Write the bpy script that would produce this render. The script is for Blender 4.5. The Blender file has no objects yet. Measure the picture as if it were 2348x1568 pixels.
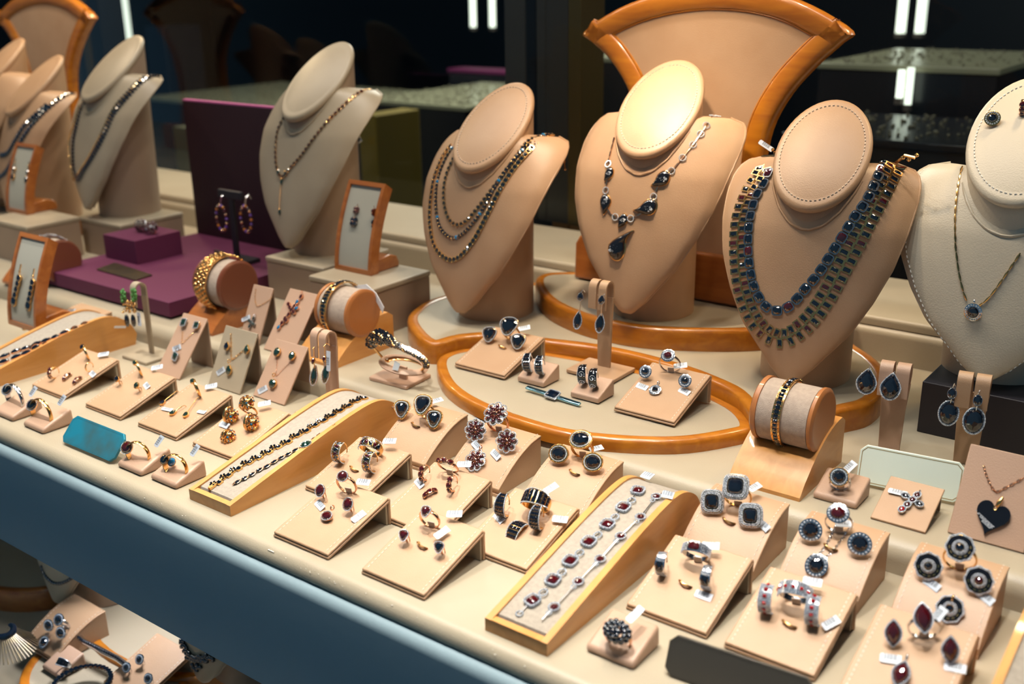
import bpy, math, random
from mathutils import Vector as V, Matrix as Mx
from mathutils.bvhtree import BVHTree
random.seed(7)
K = 0.01                      # the script works in centimetres, the scene is in metres
PI = math.pi
COL = bpy.context.scene.collection
# ---------------------------------------------------------------- camera geometry
FPX, PITCH, YAW, ROLL, HC = 2447.17, 0.33126625, -0.6503002, -0.01520954, 45.0
def _axes():
    cy, sy, cp, sp = math.cos(YAW), math.sin(YAW), math.cos(PITCH), math.sin(PITCH)
    fw = V((sy*cp, cy*cp, -sp)); rt = V((cy, -sy, 0)); up = rt.cross(fw)
    c, s = math.cos(ROLL), math.sin(ROLL)
    return c*rt + s*up, -s*rt + c*up, fw
RT, UP, FW = _axes()
CAM = V((0, 0, HC))
def ray(u, v): return RT*((u-1174)/FPX) - UP*((v-784)/FPX) + FW
def P(u, v, z=0.0):
    d = ray(u, v); return CAM + d*((z-HC)/d.z)
def atY(u, v, y):
    d = ray(u, v); return CAM + d*(y/d.y)
def atX(u, v, x):
    d = ray(u, v); return CAM + d*(x/d.x)
def mm(M):
    M = M.copy(); M.translation = M.translation*K; return M
def T(x, y=None, z=None):
    return Mx.Translation(V(x) if y is None else V((x, y, z)))
def R(a, ax): return Mx.Rotation(math.radians(a), 4, ax)
def frame(o, z, x=V((1, 0, 0))):
    z = z.normalized(); x = (x - z*x.dot(z)).normalized(); y = z.cross(x)
    M = Mx((x, y, z)).transposed().to_4x4(); M.translation = o; return M
# ---------------------------------------------------------------- object helpers
ROOT = {}
def tag(o, label=None, cat=None, group=None, kind=None):
    if label: o['label'] = label
    if cat: o['category'] = cat
    if group: o['group'] = group
    if kind: o['kind'] = kind
    return o
def thing(name, label, cat, M=None, group=None):
    M = M or Mx()
    e = bpy.data.objects.new(name, None); COL.objects.link(e); e.empty_display_size = .01
    e.matrix_world = mm(M); ROOT[e.name] = M.copy()
    return tag(e, label, cat, group)
def put(me, name, parent=None, M=None):
    """link mesh me as an object whose frame is the world matrix M (cm)"""
    o = bpy.data.objects.new(name, me); COL.objects.link(o)
    PM = ROOT[parent.name] if parent else Mx()
    M = M if M is not None else PM
    ROOT[o.name] = M.copy()
    if parent: o.parent = parent
    o.matrix_local = mm(PM.inverted() @ M)
    return o
def ico(n):
    import bmesh
    b = bmesh.new(); bmesh.ops.create_icosphere(b, subdivisions=n, radius=1)
    b.verts.ensure_lookup_table()
    r = [v.co.copy() for v in b.verts], [tuple(v.index for v in f.verts) for f in b.faces]
    b.free(); return r
ICO = {1: ico(1), 2: ico(2), 3: ico(3)}
BOXF = [(0, 3, 2, 1), (4, 5, 6, 7), (0, 1, 5, 4), (1, 2, 6, 5), (2, 3, 7, 6), (3, 0, 4, 7)]
class MB:
    def __init__(s): s.v = []; s.f = []
    def add(s, vs, fs, M=None):
        b = len(s.v); s.v += [M @ V(p) for p in vs] if M is not None else [V(p) for p in vs]
        s.f += [tuple(b+i for i in f) for f in fs]; return s
    def box(s, x0, y0, z0, x1, y1, z1, M=None):
        return s.add([(x0, y0, z0), (x1, y0, z0), (x1, y1, z0), (x0, y1, z0), (x0, y0, z1), (x1, y0, z1), (x1, y1, z1), (x0, y1, z1)], BOXF, M)
    def cb(s, c, d, M=None):
        return s.box(c[0]-d[0]/2, c[1]-d[1]/2, c[2]-d[2]/2, c[0]+d[0]/2, c[1]+d[1]/2, c[2]+d[2]/2, M)
    def prism(s, pts, z0, z1, M=None):
        n = len(pts); cap = [tuple(range(n))[::-1], tuple(range(n, 2*n))]
        if n > 12:
            from mathutils.geometry import tessellate_polygon
            tri = tessellate_polygon([[V((x, y, 0)) for x, y in pts]]); cap = [tuple(t) for t in tri] + [tuple(n+i for i in t) for t in tri]
        return s.add([(x, y, z0) for x, y in pts] + [(x, y, z1) for x, y in pts],
                     cap + [(i, (i+1) % n, n+(i+1) % n, n+i) for i in range(n)], M)
    def xprism(s, prof, x0, x1):
        """profile of (y, z) points pushed out along x"""
        n = len(prof)
        return s.add([(x0, y, z) for y, z in prof] + [(x1, y, z) for y, z in prof],
                     [tuple(range(n))[::-1], tuple(range(n, 2*n))] + [(i, (i+1) % n, n+(i+1) % n, n+i) for i in range(n)])
    def loft(s, rings, closed=True, cap=True, M=None, ringclosed=False):
        n = len(rings[0]); vs = [p for r in rings for p in r]; fs = []
        m = len(rings)
        for j in range(m if ringclosed else m-1):
            k = (j+1) % m
            for i in range(n if closed else n-1):
                a = (i+1) % n
                fs.append((j*n+i, j*n+a, k*n+a, k*n+i))
        if cap and closed and not ringclosed: fs += [tuple(range(n))[::-1], tuple(range((m-1)*n, m*n))]
        return s.add(vs, fs, M)
    def tube(s, pts, r, n=6, closed=False, M=None, flat=1.0):
        pts = [V(p) for p in pts]; m = len(pts); rings = []; up = None
        for i, p in enumerate(pts):
            a = pts[(i-1) % m] if (closed or i) else pts[0]
            b = pts[(i+1) % m] if (closed or i < m-1) else pts[-1]
            t = (b-a)
            if t.length < 1e-9: t = V((0, 0, 1))
            t.normalize()
            if up is None: up = t.orthogonal()
            up = up - t*up.dot(t)
            if up.length < 1e-6: up = t.orthogonal()
            up.normalize(); sd = t.cross(up)
            rr = r[i] if isinstance(r, (list, tuple)) else r
            rings.append([p + (up*math.cos(2*PI*k/n) + sd*math.sin(2*PI*k/n)*flat)*rr for k in range(n)])
        return s.loft(rings, True, not closed, M, ringclosed=closed)
    def lathe(s, prof, n=24, M=None):
        return s.loft([[(r*math.cos(2*PI*k/n), r*math.sin(2*PI*k/n), z) for k in range(n)] for r, z in prof], True, True, M)
    def ball(s, c, r, q=1, sc=(1, 1, 1), M=None):
        vs, fs = ICO[q]; c = V(c)
        return s.add([c + V((p.x*sc[0], p.y*sc[1], p.z*sc[2]))*r for p in vs], fs, M)
    def gem(s, out, h, M=None, steps=((1, 0), (.78, .6), (.42, .92)), base=.18):
        """faceted dome over an outline; every second ring is turned half a step"""
        n = len(out); rings = [[(x*1., y*1., -base) for x, y in out]]
        for j, (k, z) in enumerate(steps):
            if j % 2 == 0: rings.append([(x*k, y*k, z*h) for x, y in out])
            else: rings.append([((out[i][0]+out[(i+1) % n][0])/2*k, (out[i][1]+out[(i+1) % n][1])/2*k, z*h) for i in range(n)])
        vs = [p for r in rings for p in r] + [(0, 0, h)]
        fs = [tuple(range(n))[::-1]] + [(i, (i+1) % n, n+(i+1) % n, n+i) for i in range(n)]
        for j in range(1, len(rings)-1):
            odd = (j % 2 == 0)
            for i in range(n):
                a = (i+1) % n
                if not odd: fs += [((j)*n+i, j*n+a, (j+1)*n+i), (j*n+a, (j+1)*n+a, (j+1)*n+i)]
                else: fs += [(j*n+i, (j+1)*n+a, (j+1)*n+i), (j*n+i, j*n+a, (j+1)*n+a)]
        j = len(rings)-1
        fs += [(j*n+i, j*n+(i+1) % n, len(vs)-1) for i in range(n)]
        return s.add(vs, fs, M)
    def mesh(s, name, mat, smooth=None):
        me = bpy.data.meshes.new(name)
        me.from_pydata([p*K for p in s.v], [], s.f)
        if mat: me.materials.append(mat)
        if smooth:
            me.polygons.foreach_set('use_smooth', [True]*len(me.polygons))
            me.set_sharp_from_angle(angle=math.radians(smooth))
        me.update(); return me
    def build(s, name, mat, parent=None, M=None, smooth=None, bevel=0, world=False, seg=3):
        if world and parent is not None:
            Ri = ROOT[parent.name].inverted(); s.v = [Ri @ p for p in s.v]
        if world and parent is None and M is not None:
            Ri = M.inverted(); s.v = [Ri @ p for p in s.v]
        o = put(s.mesh(name, mat, smooth or (40 if bevel else None)), name, parent, M)
        if bevel:
            b = o.modifiers.new('bevel', 'BEVEL'); b.width = bevel*K; b.segments = seg; b.limit_method = 'ANGLE'; b.angle_limit = math.radians(35)
            b.harden_normals = False
        return o
    def surf(s, M=None):
        M = M or Mx(); return BVHTree.FromPolygons([M @ p for p in s.v], s.f)
def hit(bvh, u, v, h=0.0):
    """where the sight line of pixel u,v meets the surface (lifted by h): foot point and normal"""
    d = ray(u, v).normalized()
    p, n, i, t = bvh.ray_cast(CAM, d)
    if p is None:
        best = None
        for k in range(120):
            g = bvh.find_nearest(CAM + d*(50+k*1.6))
            if g[0] is not None and (best is None or g[3] < best[1]): best = (g[0], g[3], 50+k*1.6)
        if best is None or best[1] > 8: return None
        for k in range(-16, 17):
            g = bvh.find_nearest(CAM + d*(best[2]+k*.1))
            if g[3] < best[1]: best = (g[0], g[3], best[2]); bn = g[1]
        g = bvh.find_nearest(best[0]); n = g[1]; p = best[0]
        return p, (n if n.dot(d) < 0 else -n)
    if n.dot(d) > 0: n = -n
    q = p + n*h; dd = n.dot(d)
    if h and abs(dd) > .15:
        q = CAM + d*(n.dot(q - CAM)/dd)
        f = q - n*h; g = bvh.find_nearest(f)
        if g[0] is not None:
            f = g[0]; n2 = g[1] if g[1].dot(n) > 0 else -g[1]; return f, n2
        return f, n
    return p, n
def catmull(pts, n=6, closed=False):
    pts = [V(p) for p in pts]; out = []; m = len(pts)
    for i in range(m if closed else m-1):
        g = lambda k: pts[k % m] if closed else pts[max(0, min(m-1, k))]
        a, b, c, d = g(i-1), g(i), g(i+1), g(i+2)
        for j in range(n):
            t = j/n
            out.append(.5*((2*b) + (c-a)*t + (2*a-5*b+4*c-d)*t*t + (3*b-a-3*c+d)*t**3))
    if not closed: out.append(pts[-1])
    return out
def resample(pts, step):
    L = [0]
    for a, b in zip(pts, pts[1:]): L.append(L[-1] + (b-a).length)
    n = max(2, int(round(L[-1]/step))); out = []; j = 0
    for k in range(n+1):
        s = L[-1]*k/n
        while j < len(pts)-2 and L[j+1] < s: j += 1
        w = (s-L[j])/max(1e-9, L[j+1]-L[j]); out.append(pts[j].lerp(pts[j+1], max(0, min(1, w))))
    return out
# ---------------------------------------------------------------- materials
def mat(name, col, rough=.5, metal=0., bump=None, var=None, coat=0., spec=.5, emit=None, ior=1.5, sheen=0):
    m = bpy.data.materials.new(name); m.use_nodes = True; nt = m.node_tree; b = nt.nodes['Principled BSDF']
    b.inputs['Base Color'].default_value = (*col, 1); b.inputs['Roughness'].default_value = rough
    b.inputs['Metallic'].default_value = metal; b.inputs['Coat Weight'].default_value = coat; b.inputs['Coat Roughness'].default_value = .08
    b.inputs['Specular IOR Level'].default_value = spec; b.inputs['IOR'].default_value = ior
    b.inputs['Sheen Weight'].default_value = sheen
    if emit: b.inputs['Emission Color'].default_value = (*emit[0], 1); b.inputs['Emission Strength'].default_value = emit[1]
    tc = nt.nodes.new('ShaderNodeTexCoord')
    if bump:
        sc, st, dist = bump
        n = nt.nodes.new('ShaderNodeTexNoise'); n.inputs['Scale'].default_value = sc; n.inputs['Detail'].default_value = 4
        u = nt.nodes.new('ShaderNodeBump'); u.inputs['Strength'].default_value = st; u.inputs['Distance'].default_value = dist
        nt.links.new(tc.outputs['Object'], n.inputs['Vector']); nt.links.new(n.outputs[0], u.inputs['Height']); nt.links.new(u.outputs[0], b.inputs['Normal'])
    if var:
        sc, c2, lo, hi = var
        n = nt.nodes.new('ShaderNodeTexNoise'); n.inputs['Scale'].default_value = sc; n.inputs['Detail'].default_value = 3
        r = nt.nodes.new('ShaderNodeValToRGB'); r.color_ramp.elements[0].position = lo; r.color_ramp.elements[1].position = hi
        r.color_ramp.elements[0].color = (*c2, 1); r.color_ramp.elements[1].color = (*col, 1)
        nt.links.new(tc.outputs['Object'], n.inputs['Vector']); nt.links.new(n.outputs[0], r.inputs[0]); nt.links.new(r.outputs[0], b.inputs['Base Color'])
    return m
def woodmat(name, c1, c2, rough=.3, coat=.4, sc=(14, 90, 90)):
    m = mat(name, c1, rough, coat=coat); nt = m.node_tree; b = nt.nodes['Principled BSDF']
    tc = nt.nodes.new('ShaderNodeTexCoord'); mp = nt.nodes.new('ShaderNodeMapping'); mp.inputs['Scale'].default_value = sc
    n = nt.nodes.new('ShaderNodeTexNoise'); n.inputs['Scale'].default_value = 1; n.inputs['Detail'].default_value = 6; n.inputs['Distortion'].default_value = .6
    r = nt.nodes.new('ShaderNodeValToRGB'); r.color_ramp.elements[0].position = .33; r.color_ramp.elements[1].position = .68
    r.color_ramp.elements[0].color = (*c2, 1); r.color_ramp.elements[1].color = (*c1, 1)
    nt.links.new(tc.outputs['Object'], mp.inputs[0]); nt.links.new(mp.outputs[0], n.inputs['Vector']); nt.links.new(n.outputs[0], r.inputs[0]); nt.links.new(r.outputs[0], b.inputs['Base Color'])
    return m
def barcodemat():
    m = mat('tag_print', (.8, .82, .85), .35); nt = m.node_tree; b = nt.nodes['Principled BSDF']
    tc = nt.nodes.new('ShaderNodeTexCoord'); sp = nt.nodes.new('ShaderNodeSeparateXYZ')
    n = nt.nodes.new('ShaderNodeTexNoise'); n.noise_dimensions = '1D'; n.inputs['Scale'].default_value = 2600; n.inputs['Detail'].default_value = 0
    g = nt.nodes.new('ShaderNodeMath'); g.operation = 'GREATER_THAN'; g.inputs[1].default_value = .5
    ax = nt.nodes.new('ShaderNodeMath'); ax.operation = 'ABSOLUTE'
    l1 = nt.nodes.new('ShaderNodeMath'); l1.operation = 'LESS_THAN'; l1.inputs[1].default_value = .0042
    l2 = nt.nodes.new('ShaderNodeMath'); l2.operation = 'GREATER_THAN'; l2.inputs[1].default_value = -.0009
    m1 = nt.nodes.new('ShaderNodeMath'); m1.operation = 'MULTIPLY'; m2 = nt.nodes.new('ShaderNodeMath'); m2.operation = 'MULTIPLY'
    mx = nt.nodes.new('ShaderNodeMix'); mx.data_type = 'RGBA'
    mx.inputs['A'].default_value = (.60, .66, .74, 1); mx.inputs['B'].default_value = (.05, .06, .08, 1)
    L = nt.links.new
    L(tc.outputs['Object'], sp.inputs[0]); L(sp.outputs[0], n.inputs['W']); L(n.outputs[0], g.inputs[0]); L(sp.outputs[0], ax.inputs[0]); L(ax.outputs[0], l1.inputs[0]); L(sp.outputs[1], l2.inputs[0])
    L(g.outputs[0], m1.inputs[0]); L(l1.outputs[0], m1.inputs[1]); L(m1.outputs[0], m2.inputs[0]); L(l2.outputs[0], m2.inputs[1]); L(m2.outputs[0], mx.inputs['Factor']); L(mx.outputs['Result'], b.inputs['Base Color'])
    return m
MT = dict(
    tier=mat('cream_leatherette', (.385, .335, .245), .42, bump=(700, .25, .0006), var=(9, (.35, .295, .21), .3, .7)),
    tan=mat('tan_leather', (.45, .287, .172), .42, bump=(900, .35, .0005), var=(22, (.41, .25, .143), .3, .75)),
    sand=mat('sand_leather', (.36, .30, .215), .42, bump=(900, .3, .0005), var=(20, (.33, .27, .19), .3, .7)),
    rose=mat('rose_beige_leather', (.45, .29, .20), .45, bump=(900, .3, .0005)),
    white=mat('ivory_leather', (.58, .52, .41), .4, bump=(700, .4, .0006)),
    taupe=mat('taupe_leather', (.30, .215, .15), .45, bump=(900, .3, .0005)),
    pad=mat('grey_suede_pad', (.36, .31, .25), .8, bump=(1400, .6, .0006), var=(300, (.30, .26, .21), .35, .65), sheen=.3),
    drumpad=mat('mauve_grey_suede', (.42, .33, .26), .75, bump=(1400, .6, .0006), var=(250, (.36, .28, .22), .35, .65), sheen=.3),
    framepad=mat('pale_frame_pad', (.38, .37, .31), .7, bump=(900, .3, .0004)),
    thread=mat('cream_thread', (.62, .52, .42), .7),
    whitethread=mat('white_thread', (.85, .85, .82), .7),
    slot=mat('clear_slot_tab', (.45, .36, .29), .2, coat=.4),
    wood=woodmat('amber_lacquered_wood', (.46, .165, .012), (.33, .10, .007)),
    ramp=woodmat('honey_wood', (.62, .30, .085), (.52, .23, .055), .35, .3, (90, 14, 90)),
    woodred=woodmat('orange_brown_wood', (.42, .14, .03), (.31, .09, .018)),
    face=mat('drum_end_wood', (.40, .15, .045), .35, coat=.3),
    darkface=mat('dark_drum_end', (.17, .05, .025), .35, coat=.4),
    gold=mat('gold', (.85, .52, .20), .2, 1.), rosegold=mat('rose_gold', (.85, .50, .32), .2, 1.),
    silver=mat('silver', (.72, .74, .78), .16, 1.), steel=mat('dark_silver', (.4, .4, .42), .25, 1.),
    diamond=mat('pave_diamond', (.86, .92, 1.0), .1, .2, spec=1., coat=.8, var=(1500, (.16, .22, .30), .40, .58)),  # noise in the colour paints the dark and bright sparkle of the facets
    black=mat('black_sapphire', (.004, .006, .012), .04, spec=.8, ior=1.75, coat=0.),
    navy=mat('navy_stone', (.002, .006, .016), .05, spec=.8, ior=1.75, coat=0.),
    blue=mat('blue_stone', (.01, .16, .36), .06, spec=.8, ior=1.75, coat=0.),
    green=mat('green_stone', (.008, .03, .022), .05, spec=.8, ior=1.75, coat=0.),
    garnet=mat('garnet', (.055, .002, .004), .06, spec=.8, ior=1.75, coat=0.),
    red=mat('red_garnet', (.30, .006, .008), .08, spec=.8, ior=1.75, coat=0.),
    orange=mat('orange_stone', (.5, .16, .02), .08, spec=.8, coat=.5),
    purple=mat('amethyst', (.12, .04, .3), .08, spec=.8, coat=.5), lime=mat('peridot', (.2, .3, .02), .08, spec=.8, coat=.5),
    enamel=mat('black_enamel', (.006, .006, .009), .06, coat=.8),
    leaf=mat('green_enamel', (.06, .22, .04), .5),
    tag=barcodemat(), tagback=mat('tag_plastic', (.72, .76, .82), .3),
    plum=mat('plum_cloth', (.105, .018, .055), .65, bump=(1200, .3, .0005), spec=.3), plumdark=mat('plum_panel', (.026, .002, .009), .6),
    blackbox=mat('black_lacquer', (.012, .010, .016), .5), bronze=mat('bronze_plate', (.10, .085, .065), .35, .8, var=(180, (.14, .11, .06), .35, .6)),
    plateg=mat('charcoal_plate', (.085, .075, .06), .38, .35), teal=mat('plate_sky_reflection', (.02, .26, .38), .3, .3, var=(26, (.06, .15, .17), .35, .62)),  # teal: the blue sky reflection on a dark plate, painted into its colour
    mint=mat('plate_bright_reflection', (.82, .92, .80), .3, coat=.2), goldline=mat('gold_line', (.62, .45, .18), .35, .7),  # mint: the plate's bright mirror reflection painted as its base colour
    fascia=mat('fascia_blue_daylight', (.25, .34, .38), .6, bump=(60, .1, .002), spec=.25),  # the blue daylight falling on the fascia is put into its base colour
    bluebar=mat('blue_steel', (.35, .66, .80), .15, 1.), acrylic=mat('clear_acrylic', (.75, .82, .86), .12, .1, coat=.6),
    brass=mat('brass_post', (.22, .14, .045), .4, .6), chrome=mat('chrome_post', (.10, .085, .07), .4, .2), dark=mat('dark_panel', (.006, .006, .008), .4),
    counter=mat('pale_counter', (.24, .235, .15), .25), cdark=mat('counter_front', (.01, .011, .014), .25), beads=mat('gold_bits', (.09, .08, .045), .7),
    magenta=mat('magenta_top', (.13, .015, .065), .5), navycloth=mat('dark_navy_cloth', (.004, .010, .022), .5),
    yellow=mat('yellow_cloth', (.16, .11, .005), .8), tube=mat('lamp_tube', (1, 1, .9), .5, emit=((.95, 1., .78), 1.6)), orangecloth=mat('amber_cloth', (.25, .09, .01), .8),
)
# ================================================================ the setting
def struct(name, mb, m, **k):
    return tag(mb.build(name, m, **k), kind='structure')
Z2, Z3 = 2.6, 7.7
def nose(y0, y1, zt, zb, r, n=7):
    """side profile of a shelf with a rounded front edge"""
    return [(y1, zt)] + [(y0+r-r*math.sin(PI/2*k/n), zt-r+r*math.cos(PI/2*k/n)) for k in range(n+1)] + [(y0, zb), (y1, zb)]
XL, XR = -330, 40
struct('floor_lower_tier', MB().xprism(nose(50, 90, 0, -1.25, 1.1), XL, XR), MT['tier'], smooth=30)
struct('floor_middle_tier', MB().xprism(nose(76.4, 117.5, Z2, -.9, 1.5), XL, XR), MT['tier'], smooth=30)
struct('floor_back_ledge', MB().xprism(nose(117, 134, Z3, Z3-1.1, .5), XL, XR), MT['tier'], smooth=30)
struct('trim_ledge_riser', MB().xprism(nose(116.5, 134, Z3-1.15, 1.5, .9), XL, XR), MT['tier'], smooth=30)
fs = MB().xprism([(51.5, -1.45), (50.1, -1.45), (49.7, -1.55), (49.35, -1.9), (49.25, -2.4), (49.25, -13.5), (51.5, -13.5)], XL, XR)
struct('wall_shelf_front', fs, MT['fascia'], smooth=35)
# worn flecks on the front edge
rnd = random.Random(3); mb = MB()
for k in range(46):
    x = rnd.uniform(-92, -36); a = rnd.choice((0, 0, .5)); mb.ball((x, 50.12+rnd.uniform(0, .35), -.42+rnd.uniform(-.1, .2)), rnd.uniform(.02, .06), 1, (1.9, .5, .3))
for x in (-64.2, -63.9, -63.7): mb.ball((x, 50.35, -.22), .12, 1, (1.4, .4, .2))
tag(mb.build('paint_chips', mat('bare_filler', (.75, .72, .66), .7)), 'pale worn chips along the rounded front edge of the lower display step', 'chips', kind='stuff')

ZL = -32.0
struct('floor_lower_case', MB().box(XL, 40, ZL-1, XR, 120, ZL), MT['tier'])
struct('wall_lower_back', MB().box(XL, 118, ZL, XR, 119, -2), MT['dark'])
# shop behind the window
struct('floor_shop', MB().box(-900, 134, -82, 300, 900, -80), MT['dark'])
struct('wall_shop_back', MB().box(-900, 700, -80, 300, 706, 300), MT['dark'])
struct('wall_shop_left', MB().box(-906, 60, -80, -900, 706, 300), MT['dark'])
gl = bpy.data.materials.new('window_glass'); gl.use_nodes = True; nt = gl.node_tree; nt.nodes.clear()
o_ = nt.nodes.new('ShaderNodeOutputMaterial'); tr = nt.nodes.new('ShaderNodeBsdfTransparent'); gs = nt.nodes.new('ShaderNodeBsdfGlossy'); mx = nt.nodes.new('ShaderNodeMixShader'); fr = nt.nodes.new('ShaderNodeFresnel')
tr.inputs[0].default_value = (.86, .9, .92, 1); gs.inputs['Roughness'].default_value = .02; fr.inputs[0].default_value = 1.16
nt.links.new(fr.outputs[0], mx.inputs[0]); nt.links.new(tr.outputs[0], mx.inputs[1]); nt.links.new(gs.outputs[0], mx.inputs[2]); nt.links.new(mx.outputs[0], o_.inputs[0])
struct('window_1', MB().box(XL, 134.3, Z3-.2, XR, 134.7, 90), gl)

# ================================================================ fixtures
def inset(pts, d):
    n = len(pts); out = []
    area = sum(pts[i][0]*pts[(i+1) % n][1]-pts[(i+1) % n][0]*pts[i][1] for i in range(n))
    sg = 1 if area > 0 else -1
    for i in range(n):
        a, b, c = V(pts[i-1]), V(pts[i]), V(pts[(i+1) % n])
        e1 = (b-a).normalized(); e2 = (c-b).normalized()
        n1 = V((-e1.y, e1.x))*sg; n2 = V((-e2.y, e2.x))*sg; m = (n1+n2)
        if m.length < 1e-6: m = n1
        m.normalize(); k = d/max(.45, m.dot(n1)); out.append(tuple(b + m*k))
    return out
def rimmed(name, label, cat, out2, z0, z1, rim, wmat, pmat, group=None, M=None, padz=-.12):
    """wooden body with a raised rounded rim and a leather top, from a plan outline"""
    t = thing(name, label, cat, M, group)
    r = .45
    rings = [[(*p, z0) for p in out2], [(*p, z1-r) for p in out2], [(*p, z1-.13) for p in inset(out2, .12)], [(*p, z1) for p in inset(out2, .42)],
             [(*p, z1) for p in inset(out2, rim-.15)], [(*p, z1-.08) for p in inset(out2, rim)], [(*p, z1-.5) for p in inset(out2, rim)]]
    MB().loft(rings, True, False).build('wooden_rim', wmat, t, smooth=50)
    pd = MB().prism(inset(out2, rim-.02), z0+.05, z1+padz); pd.build('leather_top', pmat, t)
    return t, pd
def pxpoly(pts, z, n=4, corners=()):
    w = [P(u, v, z) for u, v in pts]
    out = []; m = len(w)
    c = catmull(w, n, True)
    for i in range(m):
        for j in range(n):
            out.append(c[i*n+j])
    return [(p.x, p.y) for p in out]
# crescent platform below the busts
cres = [(936, 740), (948, 708), (1015, 676), (1200, 648), (1420, 640), (1700, 660), (1890, 720), (1951, 780), (2012, 823), (2038, 868), (2003, 917), (1930, 938), (1850, 962), (1790, 985), (1745, 980),
        (1722, 945), (1681, 896), (1620, 866), (1558, 843), (1458, 815), (1359, 795), (1252, 782), (1140, 768), (1060, 772), (985, 786)]
out = pxpoly(cres, 5.2, 4)
t_cres, pad_cres = rimmed('crescent_platform', 'large crescent shaped amber wood platform with cream top curving behind the leaf shaped one', 'display platform', out, Z2, 5.2, 1.25, MT['wood'], MT['tier'])
oval = [(1001, 826), (1009, 862), (1040, 897), (1110, 935), (1226, 975), (1325, 997), (1458, 1009), (1580, 1008), (1700, 988), (1724, 976), (1714, 952), (1680, 925), (1600, 888), (1520, 860), (1440, 840), (1359, 823), (1256, 806), (1150, 795), (1070, 797), (1022, 808)]
out = pxpoly(oval, 4.0, 4)
t_oval, pad_oval = rimmed('leaf_platform', 'leaf shaped amber wood platform with cream top, in front of the crescent one', 'display platform', out, Z2, 4.0, 1.15, MT['wood'], MT['tier'])
b5 = [(1227, 645), (1245, 676), (1285, 702), (1353, 727), (1452, 747), (1550, 755), (1696, 757), (1800, 745), (1830, 700), (1780, 660), (1600, 640), (1420, 625), (1290, 622), (1240, 628)]
out = pxpoly(b5, 7.6, 4)
t_b5, pad_b5 = rimmed('stacked_platform', 'curved amber wood platform stacked on the crescent, carrying the middle bust', 'display platform', out, 5.1, 7.6, 1.1, MT['wood'], MT['tier'])

# fan shaped backdrops
def backdrop(label, dx=0.0, dy=0.0, group='fan shaped wooden backdrops'):
    px = [(1325, 75), (1400, 22), (1500, -15), (1620, -32), (1740, -22), (1840, 12), (1937, 72), (1915, 100), (1862, 148), (1800, 218), (1757, 300), (1742, 400), (1750, 500), (1765, 600), (1770, 640), (1420, 640), (1432, 560), (1452, 450), (1462, 350), (1450, 265), (1425, 195), (1385, 135), (1345, 98)]
    w = [atY(u, v, 112.5) for u, v in px]
    c = V((sum(p.x for p in w)/len(w), 112.5, 7.6))
    sm = [V((p.x-c.x, p.z-c.z, 0)) for p in w]
    c2 = catmull(sm, 4, True)
    # keep the two tips and the foot sharp
    for i in (0, 6, 14, 15):
        c2[i*4] = sm[i]
    o2 = [(p.x, p.y) for p in c2][::-1]
    M = T(c.x+dx, c.y+dy, c.z) @ R(90-3, 'X')
    t = thing('display_backdrop', label, 'display backdrop', M, group)
    o1 = inset(o2, 2.35)
    rings = [[(*p, -1.0) for p in o2], [(*p, .3) for p in o2], [(*p, .62) for p in inset(o2, .3)], [(*p, .7) for p in inset(o2, .8)], [(*p, .7) for p in inset(o2, 2.1)], [(*p, .5) for p in o1], [(*p, -.3) for p in o1]]
    MB().loft(rings, True, False).build('wooden_frame', MT['wood'], t, smooth=45)
    MB().prism(inset(o2, 2.33), -.9, .3).build('leather_panel', MT['tan'], t)
    MB().tube([(*p, .32) for p in inset(o2, 2.45)], .16, 6, True).build('piping', MT['wood'], t, smooth=60)
    ft = [(1312, 600), (1322, 575), (1345, 566), (1760, 610), (1800, 640), (1800, 700), (1312, 700)]
    w = [atY(u, v, 111) for u, v in ft[:1]]
    x0 = atY(1312, 640, 111).x - c.x; x1 = -x0+1
    prof = [(x0, .05), (x0, 4.6), (x0+.7, 5.8), (x1-.7, 5.8), (x1, 4.6), (x1, .05)]
    f = MB().prism(prof, -1.6, 1.1); o = f.build('wooden_foot', MT['woodred'], t, bevel=.3)
    return t
backdrop('tall fan shaped backdrop in amber wood and tan leather behind the middle bust')
dxl = -2.6 + atY(212, 45, 115.5).x - atY(1937, 72, 112.5).x
tL = backdrop('fan shaped backdrop in amber wood and cream leather at the far left', dxl, 3.0)

# left crescent under the far left bust
def ellpoly(cx, cy, a, b, n=40, p=2.0):
    return [(cx+a*abs(math.cos(t))**(2/p)*(1 if math.cos(t) > 0 else -1), cy+b*abs(math.sin(t))**(2/p)*(1 if math.sin(t) > 0 else -1)) for t in [2*PI*k/n for k in range(n)]]
rimmed('oval_platform', 'amber wood oval platform under the far left busts', 'display platform', ellpoly(-203, 105, 32, 11.3), Z2, 5.2, 1.2, MT['wood'], MT['tier'])
rimmed('oval_platform', 'smaller amber wood platform stacked at the foot of the left backdrop', 'display platform', ellpoly(-201, 108, 15, 8), 5.1, 7.6, 1.2, MT['wood'], MT['tier'])

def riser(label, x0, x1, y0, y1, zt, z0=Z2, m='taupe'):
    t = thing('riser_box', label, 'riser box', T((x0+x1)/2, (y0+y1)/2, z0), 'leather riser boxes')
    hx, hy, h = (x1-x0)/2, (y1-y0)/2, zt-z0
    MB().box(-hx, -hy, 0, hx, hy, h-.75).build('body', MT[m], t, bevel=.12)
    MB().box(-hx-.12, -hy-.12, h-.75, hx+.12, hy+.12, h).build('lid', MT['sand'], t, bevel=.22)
    return t
riser('beige leather riser box under the earring frame at the far left', -171, -158.8, 84.4, 93.4, 9.0)
riser('beige leather riser box under the cream bust with the dark bead necklace', -160.6, -149.4, 94.6, 106.4, 8.5)
riser('beige leather riser box under the cream bust beside the plum panel', -114.6, -103.2, 94.4, 107, 8.5)
riser('beige leather riser box carrying the orange framed earring display', -100.6, -89.3, 89.6, 100, 9.0)

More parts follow.
